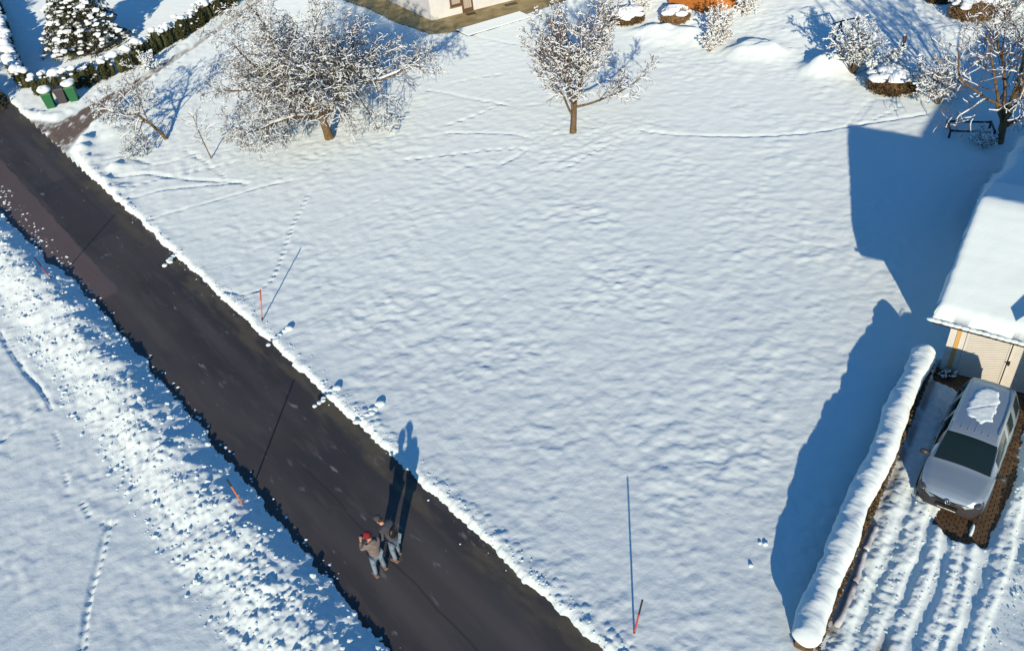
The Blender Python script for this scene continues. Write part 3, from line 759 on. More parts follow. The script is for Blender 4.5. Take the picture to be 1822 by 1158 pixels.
# ------------------------------------------------------------------ orange shed
M_orange = mat('orange_wood', (0.42, 0.15, 0.022), .6, col2=(0.55, 0.22, 0.04), scale=3, stretch=(1,1,8))
def shed():
    c = G(1258, 29); a = G(1190, 13); b = G(1338, 8)
    root = thing('garden_shed', 'orange stained wooden garden shed between snowy bushes at the top edge', 'shed', (c.x, c.y, -.05))
    d1 = (a-c); d2 = (b-c); L1 = d1.length*1.0; L2 = d2.length; d1.normalize(); d2.normalize(); H = 2.3
    P = [Vector((0,0,0)), d2*L2, d2*L2+d1*L1, d1*L1]
    mb = MB(); mb.prism([(p.x*.98+(d1+d2).x*.02, p.y*.98+(d1+d2).y*.02) for p in P], 0, H); mb.build('wall', M_darkwood, root)
    for d, L in ((d1, L1), (d2, L2)):
        n = int(H/.14); ang = math.atan2(d.y, d.x)
        for i in range(n):
            m = MB(); m.box((d.x*L/2, d.y*L/2, .07+i*.14), (L+.02, .05, .128), rz=ang); m.build('plank', M_orange, root)
    m = MB(); m.prism([(p.x*1.1-(d1+d2).x*.1, p.y*1.1-(d1+d2).y*.1) for p in P], H, H+.35); m.build('roof_snow', M_snow, root)
shed()

# ------------------------------------------------------------------ trees
class Tree:
    def __init__(s, seed): s.r = random.Random(seed); s.seg = []
    def grow(s, p, d, L, rad, lvl, P):
        r = s.r; n = P['n'][lvl]; pts = [p.copy()]; rads = [rad]; step = L/n; dirs = [d.copy()]
        for i in range(n):
            d = (d+Vector((r.gauss(0,1), r.gauss(0,1), r.gauss(0,1)))*P['wob'][lvl]+Vector((0,0,1))*P['up'][lvl]*(1 if P.get('bend') is None else 1-P['bend']*i/n)).normalized()
            p = p+d*step
            if p.z < .12 and lvl > 0: p.z = .12+r.random()*.05; d.z = abs(d.z)*.3
            pts.append(p.copy()); dirs.append(d.copy()); rads.append(max(rad*(1-(i+1)/n*P['taper'][lvl]), P['rmin']))
        s.seg.append((lvl, pts, rads))
        if lvl+1 >= len(P['n']): return
        k = P['kids'][lvl]; k = int(k*r.uniform(.8, 1.2)+.5)
        t0 = P['t0'][lvl]
        ph = r.uniform(0, 6.28)
        for i in range(k):
            t = t0+(1-t0)*((i+r.random())/k); x = t*n; j = min(int(x), n-1); f = x-j
            q = pts[j].lerp(pts[j+1], f); dd = dirs[j+1]
            a = dd.cross(Vector((0,0,1)) if abs(dd.z) < .9 else Vector((1,0,0))).normalized(); b = dd.cross(a)
            ph += 2.4+r.uniform(-.5,.5)
            ang = R(r.uniform(*P['ang'][lvl])); nd = (dd*math.cos(ang)+(a*math.cos(ph)+b*math.sin(ph))*math.sin(ang)).normalized()
            l2 = L*r.uniform(*P['len'][lvl])*(1-P['lt'][lvl]*t)
            s.grow(q, nd, l2, max((rads[j]*(1-f)+rads[j+1]*f)*P['rr'][lvl], P['rmin']), lvl+1, P)
def make_tree(name, label, cat, base, seed, trunk_d, trunk_L, trunk_r, P, mb_bark, mb_twig, snow=1.0, group=None, trunklvl=1, clump=1.0, forks=None):
    root = thing(name, label, cat, base, 0, group); T = Tree(seed)
    if forks:
        for (d, L, rr_) in forks: T.grow(Vector((0,0,-.1)), Vector(d).normalized(), L, rr_, 0, P)
    else: T.grow(Vector((0,0,-.15)), Vector(trunk_d).normalized(), trunk_L, trunk_r, 0, P)
    tr = MB(); cr = MB(); sn = MB(); r = random.Random(seed+1)
    for lvl, pts, rads in T.seg:
        if lvl <= trunklvl:
            if lvl == 0 and not forks: rads = [rads[0]*1.25]+rads[1:]
            tr.tube(pts, rads, 8 if lvl == 0 else 6, cap=False)
        else: cr.tube(pts, rads, 3, cap=False)
        if lvl >= 1 or forks:
            if r.random() > P.get('snowp', .8)*snow: continue
            # snow lying along the top of the branch
            run = []; 
            for i, (p, rad) in enumerate(zip(pts, rads)):
                a = pts[min(i+1, len(pts)-1)]-pts[max(i-1,0)]; flat = 1-min(1, abs(a.normalized().z))**2 if a.length > 0 else 0
                w = (rad*.9+P['sw']*r.uniform(.55, 1.35)*clump)*(.2+.8*flat)
                if r.random() < .13: w *= .15
                run.append((p+Vector((0,0,rad*.7+w*.55)), w))
            sn.tube([q[0] for q in run], [q[1] for q in run], 5 if lvl < 3 else 4, cap=True)
            if r.random() < P.get('blob', .25):
                i = r.randrange(1, len(pts)); w = P['sw']*r.uniform(1.2, 3.0)*clump; sn.blob(pts[i]+Vector((0,0,w*.5)), (w*1.2, w*1.2, w*.8), r, .3)
    tr.build('trunk', mb_bark, root, smooth=True)
    if cr.v: cr.build('crown', mb_twig, root, kind='stuff')
    if sn.v: sn.build('branch_snow', M_snowb, root, kind='stuff')
    return root
P_apple = dict(n=[4,8,7,6,4], wob=[.06,.16,.18,.2,.22], up=[.0,.035,.0,-.03,-.05], taper=[.3,.75,.8,.8,.7], rmin=.0085, kids=[15,13,11,8], t0=[.45,.18,.12,.1],
    ang=[(18,80),(28,66),(30,75),(30,75)], len=[(2.15,2.75),(.40,.60),(.36,.58),(.35,.6)], lt=[.12,.45,.4,.3], rr=[.6,.52,.5,.6], sw=.0125, snowp=.42, blob=.07)
make_tree('apple_tree', 'largest snowy orchard tree with the widest spreading crown and a short mossy trunk', 'tree', onsnow(587,246), 17, (.0,.0,1), 2.5, .24, P_apple, M_bark, M_twig)
P_mid = dict(n=[5,8,7,6,4], wob=[.05,.11,.14,.17,.2], up=[.02,.06,.07,.05,.0], taper=[.35,.75,.8,.8,.7], rmin=.010, kids=[12,9,8,6], t0=[.38,.2,.15,.1],
    ang=[(12,74),(22,55),(25,60),(30,65)], len=[(1.45,2.0),(.4,.62),(.36,.58),(.35,.6)], lt=[.1,.45,.4,.3], rr=[.5,.5,.5,.6], sw=.015, snowp=.42, blob=.12)
make_tree('fruit_tree', 'upright snowy fruit tree standing alone in the middle of the meadow top', 'tree', onsnow(1019,235), 23, (.0,.02,1), 2.5, .17, P_mid, M_bark, M_twigred)
P_small = dict(n=[5,6,6,5,3], wob=[.08,.18,.2,.22,.2], up=[.02,.02,-.01,-.03,0], taper=[.35,.75,.8,.8,.7], rmin=.009, kids=[8,7,6,4], t0=[.55,.2,.15,.1],
    ang=[(30,80),(30,65),(30,70),(30,70)], len=[(.95,1.45),(.4,.65),(.4,.6),(.35,.6)], lt=[.1,.4,.4,.3], rr=[.5,.5,.5,.6], sw=.015, snowp=.45, blob=.1)
make_tree('plum_tree', 'small leaning fruit tree with a snowy umbrella crown near the bins', 'tree', onsnow(298,247), 35, (-.36,.10,1), 2.3, .10, P_small, M_bark, M_twig)
P_sap = dict(n=[8,5,4], wob=[.03,.12,.15], up=[.02,.06,.0], taper=[.6,.8,.8], rmin=.009, kids=[16,5], t0=[.32,.2], ang=[(35,75),(30,60)], len=[(.22,.42),(.35,.6)], lt=[.3,.3], rr=[.45,.6], sw=.012, snowp=.4, blob=.1)
make_tree('sapling', 'thin bare sapling right of the small leaning fruit tree', 'tree', onsnow(377,282), 4, (-.14,-.04,1), 2.7, .038, P_sap, M_bark, M_twig, trunklvl=0)
P_right = dict(n=[4,8,7,6,4], wob=[.05,.13,.16,.18,.2], up=[.02,.05,.05,.02,0], taper=[.3,.75,.8,.8,.7], rmin=.011, kids=[10,7,6,4], t0=[.35,.22,.15,.1],
    ang=[(18,68),(25,58),(28,62),(30,65)], len=[(2.4,3.3),(.4,.65),(.36,.58),(.35,.6)], lt=[.1,.45,.4,.3], rr=[.55,.5,.5,.6], sw=.014, snowp=.42, blob=.10)
make_tree('walnut_tree', 'tall open branched bare tree behind the garage at the right edge', 'tree', onsnow(1776,254), 52, (.04,.02,1), 2.0, .20, P_right, M_bark, M_bark2)
# shrubs
def forks(rnd, n, spread, L, r0):
    return [((rnd.gauss(0,spread), rnd.gauss(0,spread), 1), L*rnd.uniform(.65,1.1), r0*rnd.uniform(.6,1)) for _ in range(n)]
P_sh = dict(n=[7,6,5,4], wob=[.09,.15,.18,.2], up=[.01,.03,.0,0], taper=[.75,.8,.8,.7], rmin=.009, kids=[9,6,4], t0=[.2,.15,.1], ang=[(22,55),(25,60),(30,65)], len=[(.3,.5),(.35,.55),(.35,.6)], lt=[.4,.4,.3], rr=[.5,.55,.6], sw=.018, snowp=.6, blob=.14)
SHR = [
 ((1518,128), 16, .34, 2.9, .04, M_bark2, .95, 'tall snowy deciduous shrub beside the swing frame', 61),
 ((1568,140), 12, .45, 1.7, .03, M_twig, 1.0, 'medium snowy shrub between the tall shrub and the brown clipped bush', 62),
 ((1283,80), 14, .22, 2.0, .028, M_drybush, .75, 'brown leaved shrub in front of the orange shed', 63),
 ((1262,92), 9, .3, 1.1, .022, M_drybush, .6, 'low dry shrub at the foot of the brown leaved shrub', 64),
 ((1670,185), 13, .42, 2.3, .03, M_bark2, .85, 'snowy shrub left of the tall open branched tree', 65),
 ((1745,262), 11, .55, .95, .022, M_black if False else M_bark2, .6, 'small dark bush in the shade below the tall open branched tree', 66),
 ((1140,22), 12, .4, 1.5, .026, M_twigred, .9, 'snowy shrub right of the upright fruit tree at the meadow edge', 67),
 ((1325,25), 10, .3, 1.9, .026, M_drybush, .9, 'snowy shrub at the right corner of the orange shed', 68),
 ((215,205), 10, .5, 1.0, .022, M_bark2, .9, 'low snowy bush left of the small leaning fruit tree', 69),
 ((1700,30), 10, .4, 1.6, .026, M_twig, .7, 'snowy garden shrub at the upper right', 70),
 ((265,125), 10, .5, 1.2, .024, M_twig, 1.0, 'loose snowy bush leaning over the thuja hedge', 71),
 ((1790,25), 12, .5, 1.7, .026, M_twig, .8, 'snowy shrub in the top right corner', 72),
]
for (px, py), nf, sp, L, r0, mt, sn, lab, seed in SHR:
    rnd = random.Random(seed)
    make_tree('shrub', lab, 'shrub', onsnow(px, py), seed, None, 0, 0, P_sh, mt, mt, snow=sn, trunklvl=0, clump=1.15, forks=forks(rnd, nf, sp, L, r0))

def leaf_cloud(mb, rnd, c, r, count, size, zmin=None, shell=.5):
    for i in range(count):
        d = Vector((rnd.gauss(0,1), rnd.gauss(0,1), rnd.gauss(0,1))).normalized()*(shell+(1.05-shell)*rnd.random())
        p = Vector((c[0]+d.x*r[0], c[1]+d.y*r[1], c[2]+d.z*r[2]))
        if zmin is not None and p.z < zmin: continue
        a = Vector((rnd.gauss(0,1), rnd.gauss(0,1), rnd.gauss(0,1)+.6)).normalized()*size*rnd.uniform(.6,1.4); b = a.cross(Vector((rnd.gauss(0,1), rnd.gauss(0,1), rnd.gauss(0,1)))).normalized()*size*.45
        mb.add([p-b, p+b, p+a], [(0,1,2)])
# round bushes with brown-green leaves and a snow bonnet
for (px, py), r, h, mt, lab, seed in [
  ((1608,170), 1.55, .95, M_brownbush, 'wide clipped brown green bush with a thick snow bonnet', 81),
  ((1120,47), 1.15, .75, M_brownbush, 'low brown bush under snow right of the upright fruit tree', 82),
  ((1205,45), .95, .75, M_drybush, 'dry ochre grass tuft bent under a snow cap before the orange shed', 83),
  ((1680,8), .9, .7, M_brownbush, 'small green brown bush at the top edge far right', 84),
  ((1745,38), 1.5, 1.0, M_drybush, 'ochre bush in the top right garden behind the bare tree', 85),
  ((1745,268), .0, .0, None, None, 0)]:
    if mt is None: continue
    g = onsnow(px, py); rnd = random.Random(seed); root = thing('round_bush', lab, 'bush', g+Vector((0, r*.6, 0)))
    mb = MB(); mb.blob((0,0,h*.35), (r*.82, r*.66, h*.62), rnd, .08, 2); mb.build('core', mt, root)
    mb = MB(); leaf_cloud(mb, rnd, (0,0,h*.4), (r, r*.8, h*.78), int(2600*r), .10, -.05, .75); mb.build('foliage', mt, root, kind='stuff')
    mb = MB()
    for i in range(int(26*r)):
        a = rnd.uniform(0, 6.28); q = rnd.random()**.6*.85; rr_ = rnd.uniform(.16,.36)
        mb.blob((math.cos(a)*q*r, math.sin(a)*q*r*.8+.1, h*(.42+.72*math.sqrt(max(0, 1-q*q*.95)))-.02), (rr_*1.3, rr_*1.2, rr_*.5), rnd, .18, 2)
    mb.build('snow_cap', M_snowb, root, smooth=True, kind='stuff')

# ------------------------------------------------------------------ thuja hedges
def hedge(name, label, pts, h, wdt, seed, caps, step=.16):
    base = Vector((pts[0][0], pts[0][1], 0)); root = thing(name, label, 'hedge', base); rnd = random.Random(seed)
    mb = MB(); lf = MB(); sn = MB()
    for (x0, y0), (x1, y1) in zip(pts[:-1], pts[1:]):
        L = math.hypot(x1-x0, y1-y0); n = max(2, int(L/.55)); d = Vector((x1-x0, y1-y0, 0)).normalized(); nm = Vector((-d.y, d.x, 0))
        for i in range(n):
            t = (i+.5)/n; c = Vector((x0+(x1-x0)*t, y0+(y1-y0)*t, 0))-base+nm*rnd.uniform(-.06,.06); hh = h*rnd.uniform(.82, 1.1)
            mb.blob((c.x, c.y, hh*.45), (.27, .27, hh*.47), rnd, .08, 2)
            for k in range(4):   # upright flame shaped sprays
                cc = c+d*rnd.uniform(-.3,.3)+nm*rnd.uniform(-.5,.5)*wdt; h2 = hh*rnd.uniform(.8,1.06)
                leaf_cloud(lf, rnd, (cc.x, cc.y, h2*.5), (.25, .25, h2*.56), 190, .10, 0, .45)
            for k in range(caps):
                if rnd.random() < .72:
                    r_ = rnd.uniform(.10,.24) if rnd.random() < .8 else rnd.uniform(.26,.40); cc = c+d*rnd.uniform(-.3,.3)+nm*rnd.uniform(-.45,.45)*wdt
                    sn.blob((cc.x, cc.y, hh*rnd.uniform(.96,1.06)+r_*.35), (r_*1.1, r_, r_*.72), rnd, .12, 2)
            if rnd.random() < .7:
                for k in range(3):
                    cc = c+nm*rnd.choice((-1,1))*wdt*.5+d*rnd.uniform(-.3,.3); r_ = rnd.uniform(.05,.13); sn.blob((cc.x, cc.y, hh*rnd.uniform(.3,.95)), (r_*1.2, r_, r_*.6), rnd, .3, 1)
    mb.build('hedge_core', M_thuja, root, smooth=True); lf.build('foliage', M_thuja, root, kind='stuff'); sn.build('snow_cap', M_snowb, root, smooth=True, kind='stuff')
    return root
hedge('thuja_hedge', 'green thuja hedge with round snow caps behind the bins and along the side lane', [G2(62,172), G2(150,158), G2(225,128), G2(262,106), G2(330,66), G2(420,8), G2(450,-16)], 1.35, .75, 91, 3)
hedge('thuja_hedge', 'snowier hedge running up the left edge of the garden from the corner', [G2(52,160), G2(34,135), G2(22,100), G2(8,60), G2(-6,20), G2(-18,-10)], 1.15, .7, 92, 7)

# ------------------------------------------------------------------ fir tree
def fir(name, label, base, H, rad, seed, snowy=1.0, nl=14, group=None):
    root = thing(name, label, 'tree', base, 0, group); rnd = random.Random(seed)
    mb = MB(); mb.tube([(0,0,-.1),(0,0,H*.5),(0,0,H*.97)], [.16,.1,.02], 7, False); mb.build('trunk', M_bark, root, smooth=True)
    nd = MB(); sn = MB()
    for l in range(nl):
        z = .35+(H-.6)*(l/(nl-1))**.95; rr_ = rad*(1-(l/(nl-1)))**.75*1.0+.12; n = max(5, int(rr_*2*math.pi/.62))
        ph = rnd.random()*6
        for k in range(n):
            a = ph+2*math.pi*k/n+rnd.uniform(-.18,.18); L = rr_*rnd.uniform(.78,1.12); d = Vector((math.cos(a), math.sin(a), 0)); side = Vector((-d.y, d.x, 0))
            m = max(3, int(L/.24)); 
            for i in range(m):
                t = (i+.6)/m; p = Vector((0,0,z+.18*L*.3))+d*L*t; p.z += .12*L*math.sin(t*2.2)-.34*L*t*t
                w = .10+.30*(1-abs(t-.5))*min(1, L)*.9
                for j in range(11):
                    q = p+side*rnd.uniform(-1,1)*w+Vector((0,0,rnd.uniform(-.10,.03)))
                    u_ = (d*rnd.uniform(.3,1)+side*rnd.uniform(-.8,.8)+Vector((0,0,rnd.uniform(-.9,.0)))).normalized()*rnd.uniform(.12,.24); v_ = u_.cross(Vector((rnd.gauss(0,1), rnd.gauss(0,1), rnd.gauss(0,1)))).normalized()*.045
                    nd.add([q-v_, q+v_, q+u_], [(0,1,2)])
                if t > .3 and rnd.random() < .40*snowy:
                    r_ = rnd.uniform(.09,.23)*(.6+.6*t); sn.blob((p.x+side.x*rnd.uniform(-.6,.6)*w, p.y+side.y*rnd.uniform(-.6,.6)*w, p.z+.06), (r_*1.25, r_*1.1, r_*.6), rnd, .25, 1)
    nd.build('needles', M_fir, root, kind='stuff')
    if sn.v: sn.build('branch_snow', M_snowb, root, kind='stuff')
    return root
fir('fir_tree', 'broad fir tree loaded with snow behind the thuja hedge at the upper left', (*G2(160,84), -.02), 6.2, 3.1, 95)
# firs standing to the left of the photograph's frame: their shadows cross the garden and the end of the road
for k, (x, y, H, rd) in enumerate([(-35.3, 29, 9.5, 2.8), (-38.5, 41, 9.5, 3.0), (-36.3, 46.5, 6.5, 2.4), (-41.5, 50, 11, 3.2)]):
    fir('fir_tree', 'tall fir outside the left of the picture, %s of four' % ('nearest', 'second nearest', 'lowest', 'farthest and tallest')[k], (x, y, -.05), H, rd, 200+k, .4, 12, 'firs beyond the road')

fir('fir_tree', 'small dark fir in the shade at the left edge beside the road end', (*G2(-22,190), -.1), 3.2, 1.35, 240, .1, 9)
def lean_to():
    P = [G(1746,345,2.0), G(1758,318,2.0), G(1790,292,2.0), G(1800,268,2.0), G(1826,232,2.0), G(1900,250,2.0), G(1900,390,2.0)]
    b = P[0]; root = thing('lean_to', 'snow covered low outbuilding in the shade behind the garage', 'outbuilding', (b.x, b.y, 0))
    m = MB(); c = Vector((sum(p.x for p in P)/7, sum(p.y for p in P)/7, 0)); m.prism([((p.x-c.x)*.93+c.x-b.x, (p.y-c.y)*.93+c.y-b.y) for p in P], -.1, 1.72); m.build('wall', M_darkwood, root)
    n = 60; gx = np.linspace(-1.5, 8, n); gy = np.linspace(-3, 9.5, n); GX, GY = np.meshgrid(gx, gy, indexing='ij')
    d = -poly_sd(GX, GY, [(p.x-b.x, p.y-b.y) for p in P])+.12*fbm(GX, GY, .9, 3, 141); Z = 1.72+.30*np.sqrt(np.clip(d/.3, 0, 1))+.05*fbm(GX, GY, 1.2, 2, 143)*(d > 0)
    m = MB()
    for i in range(n):
        for j in range(n): m.v.append((GX[i,j], GY[i,j], Z[i,j] if d[i,j] > 0 else 1.66))
    for i in range(n-1):
        for j in range(n-1):
            if max(d[i,j], d[i+1,j], d[i,j+1], d[i+1,j+1]) > 0: k = i*n+j; m.f.append((k, k+n, k+n+1, k+1)); m.m.append(0)
    m.build('roof_snow', M_snow, root, smooth=True)
lean_to()
# ------------------------------------------------------------------ bins
M_gbin = mat('green_bin_plastic', (0.015, 0.14, 0.05), .5); M_gybin = mat('grey_bin_plastic', (0.05, 0.052, 0.06), .55)
def bin_(label, px, py, mt, snowh, rz, seed):
    g = G(px, py, 0.0); root = thing('wheelie_bin', label, 'bin', (g.x, g.y, 0.0), rz, 'wheelie bins before the thuja hedge')
    b = MB(); b.add([(-.23,-.24,.03),(.23,-.24,.03),(.23,.24,.03),(-.23,.24,.03),(-.29,-.34,.98),(.29,-.34,.98),(.29,.30,.98),(-.29,.30,.98)], [(3,2,1,0),(4,5,6,7),(0,1,5,4),(1,2,6,5),(2,3,7,6),(3,0,4,7)])
    b.box((0,-.01,.965), (.63,.68,.05)); b.build('body', mt, root)
    b = MB(); b.box((0,-.02,1.02), (.62,.68,.05), taper=.92); b.build('lid', mt, root)
    b = MB(); b.tube([(-.27,.30,.95),(-.27,.37,.98),(.27,.37,.98),(.27,.30,.95)], .018, 6); b.build('handle', mt, root)
    for s_ in (-1, 1):
        b = MB(); b.tube([(s_*.22,.22,.1),(s_*.28,.22,.1)], .1, 12); b.build('wheel', M_black, root)
    if snowh:
        rnd = random.Random(seed); b = MB(); V, Fc = ICO[3]
        b.blob((0,-.02,1.06+snowh*.45), (.40,.42,snowh*.62), None, 0, 3)
        for i in range(5): b.blob((rnd.uniform(-.2,.2), rnd.uniform(-.2,.2), 1.05+snowh*.7), (.24,.24,snowh*.42), None, 0, 2)
        b.build('snow_cap', M_snowb, root, smooth=True)
bin_('leftmost green wheelie bin with a high snow cap', 93, 192, M_gbin, .34, .22, 1)
bin_('right hand green wheelie bin with a leaning snow cap', 134, 180, M_gbin, .32, .22, 2)
bin_('low grey bin between the two green bins', 115, 183, M_gybin, 0, .2, 3)

# ------------------------------------------------------------------ snow poles
M_pred = mat('pole_red', (0.42, 0.07, 0.03), .6); M_porange = mat('pole_orange', (0.62, 0.20, 0.06), .6); M_pdark = mat('pole_dark', (0.03, 0.025, 0.025), .7)
def pole(label, bpx, tpx, bands, H=1.6):
    b = onsnow(*bpx); b.z -= .05
    # top: the point at height H nearest the photographed tip
    t = G(tpx[0], tpx[1], b.z+H); root = thing('snow_pole', label, 'snow pole', b, 0, 'snow poles along the road'); d = t-b; d.z = H
    if Vector((d.x, d.y)).length > .75: d = Vector((d.x*.75/Vector((d.x,d.y)).length, d.y*.75/Vector((d.x,d.y)).length, H))
    z = 0
    for f0, f1, mt, nm in bands:
        m = MB(); m.tube([d*f0, d*f1], .026, 8); m.build(nm, mt, root, smooth=False)
pole('orange and red snow pole upright in the meadow edge half way up the road', (466,570), (463,515), [(0,.15,M_pdark,'shaft'),(.15,.68,M_porange,'orange_band'),(.68,1,M_pred,'red_band')])
pole('dark snow pole with one red band at the bottom of the meadow', (1128,1125), (1143,1067), [(0,.08,M_pdark,'shaft'),(.08,.6,M_pred,'red_band'),(.6,1,M_pdark,'shaft')])
pole('orange snow pole leaning in the ploughed bank near the two walkers', (430,893), (404,853), [(0,.75,M_porange,'orange_band'),(.75,1,M_pdark,'shaft')])
pole('red snow pole leaning in the ploughed bank at the left edge', (92,497), (60,462), [(0,.12,M_pdark,'shaft'),(.12,.6,M_pred,'red_band'),(.6,1,M_pdark,'shaft')])

# ------------------------------------------------------------------ garden things
def swing():
    g = onsnow(1492,92); root = thing('swing_frame', 'dark tubular garden swing frame standing in the snow at the upper right', 'swing frame', g, R(15))
    top = [(-.1,0,1.75),(1.0,0,1.75)]
    m = MB(); m.tube(top, .045, 8); m.build('crossbar', M_dark, root)
    for x, y in ((-.12,-.55),(-.12,.55),(1.05,-.55),(1.05,.55)):
        m = MB(); m.tube([(x if x < 0 else 1.0, 0, 1.75), (x, y, -.05)], .042, 8); m.build('leg', M_dark, root)
    m = MB(); m.tube([(-.12,-.3,.75),(-.12,.3,.75)], .03, 6); m.build('brace', M_dark, root)
    m = MB(); m.tube([(-.7,0,1.72),(.0,0,1.78)], .035, 6); m.build('side_arm', M_dark, root)
swing()
g = onsnow(1605,92); root = thing('wooden_post', 'short reddish wooden post with snow on top behind the shrubs', 'post', g)
m = MB(); m.box((0,0,.45), (.16,.16,.95)); m.build('post', mat('post_wood', (0.13,0.07,0.045), .8, col2=(0.2,0.12,0.08), scale=8), root)
m = MB(); m.blob((0,0,.96), (.13,.13,.08), None, 0, 2); m.build('snow_cap', M_snowb, root, smooth=True)
def raised_bed():
    g = onsnow(1724,238); root = thing('wooden_frame_bed', 'dark wooden raised bed frame under the tall open branched tree', 'raised bed', g, R(-18))
    L, W_ = 1.9, 1.0
    for x, y, sx, sy in ((0,-W_/2,L,.07),(0,W_/2,L,.07)):
        m = MB(); m.box((x,y,.36), (sx,sy,.09)); m.build('rail', M_dark, root)
        m = MB(); m.box((x+.1,y,.425), (sx*.75,sy*.8,.045)); m.build('rail_snow', M_snowb, root)
    for x in (-L/2, L/2):
        m = MB(); m.box((x,0,.36), (.06,W_,.09)); m.build('rail', M_dark, root)
    for x in (-L/2, L/2):
        for y in (-W_/2, W_/2):
            m = MB(); m.box((x,y,.18), (.08,.08,.45)); m.build('leg', M_dark, root)
raised_bed()
# little frosted plant by the garage wall
g = Vector((*GE(.35,-.32), -.12)); rnd = random.Random(77); root = thing('potted_plant', 'frosted low plant at the foot of the garage wall', 'plant', g)
m = MB()
for i in range(60):
    a = rnd.uniform(0, 6.28); r_ = rnd.uniform(.12,.38); m.tube([(0,0,0),(math.cos(a)*r_*.5, math.sin(a)*r_*.4, rnd.uniform(.12,.25)),(math.cos(a)*r_, math.sin(a)*r_*.6, rnd.uniform(.08,.25))], [.012,.01,.006], 3)
m.build('stems', M_bark2, root)
m = MB()
for i in range(34):
    a = rnd.uniform(0, 6.28); r_ = rnd.uniform(.08,.36); m.blob((math.cos(a)*r_, math.sin(a)*r_*.6, rnd.uniform(.15,.26)), (.04,.03,.022), rnd, .3)
m.build('snow', M_snowb, root, kind='stuff')
# big blocks of snow thrown on the road edges
CH = [((497,912),.26,'large pale snow block on the shaded road edge left of the walkers'),((507,590),.21,'smooth lump of snow fallen on the meadow beside the upright orange pole'),((668,725),.24,'smooth lump of snow fallen on the meadow above the walkers'),((592,697),.201,'flat lump of snow on the meadow edge left of the larger lump'),
      ((315,452),.26,'pile of snow crumbs at the meadow edge half way up the road'),((1362,968),.07,'small snow lump beside the edge of the hedge shadow'),((1352,966),.05,'smaller snow lump left of the one by the hedge shadow'),((1336,1006),.06,'lone snow lump lower down by the hedge shadow'),((340,660),.16,'flat snow lump on the shaded side of the road')]
for (px, py), r_, lab in CH:
    g = onsnow(px, py); rnd = random.Random(int(px)); root = None; m = MB()
    if r_ >= .2 and px != 497:
        for i in range(6):
            t = i/5; q = (G(px, py)-G(px-34, py+30)); q.normalize(); m.blob((-q.x*t*.8+rnd.uniform(-.1,.1), -q.y*t*.8+rnd.uniform(-.08,.08), .02), (r_*rnd.uniform(.4,.65), r_*rnd.uniform(.35,.5), r_*.25), rnd, .12, 2)
        m.blob((.15,.12,.04), (r_*.8, r_*.6, r_*.4), rnd, .1, 2)
    else: m.blob((0,0,r_*.25), (r_*1.1, r_*.9, r_*.7), rnd, .16, 2)
    tag(m.build('snow_lump', M_snow, smooth=True, loc=g), lab, 'snow lump', 'fallen snow lumps')
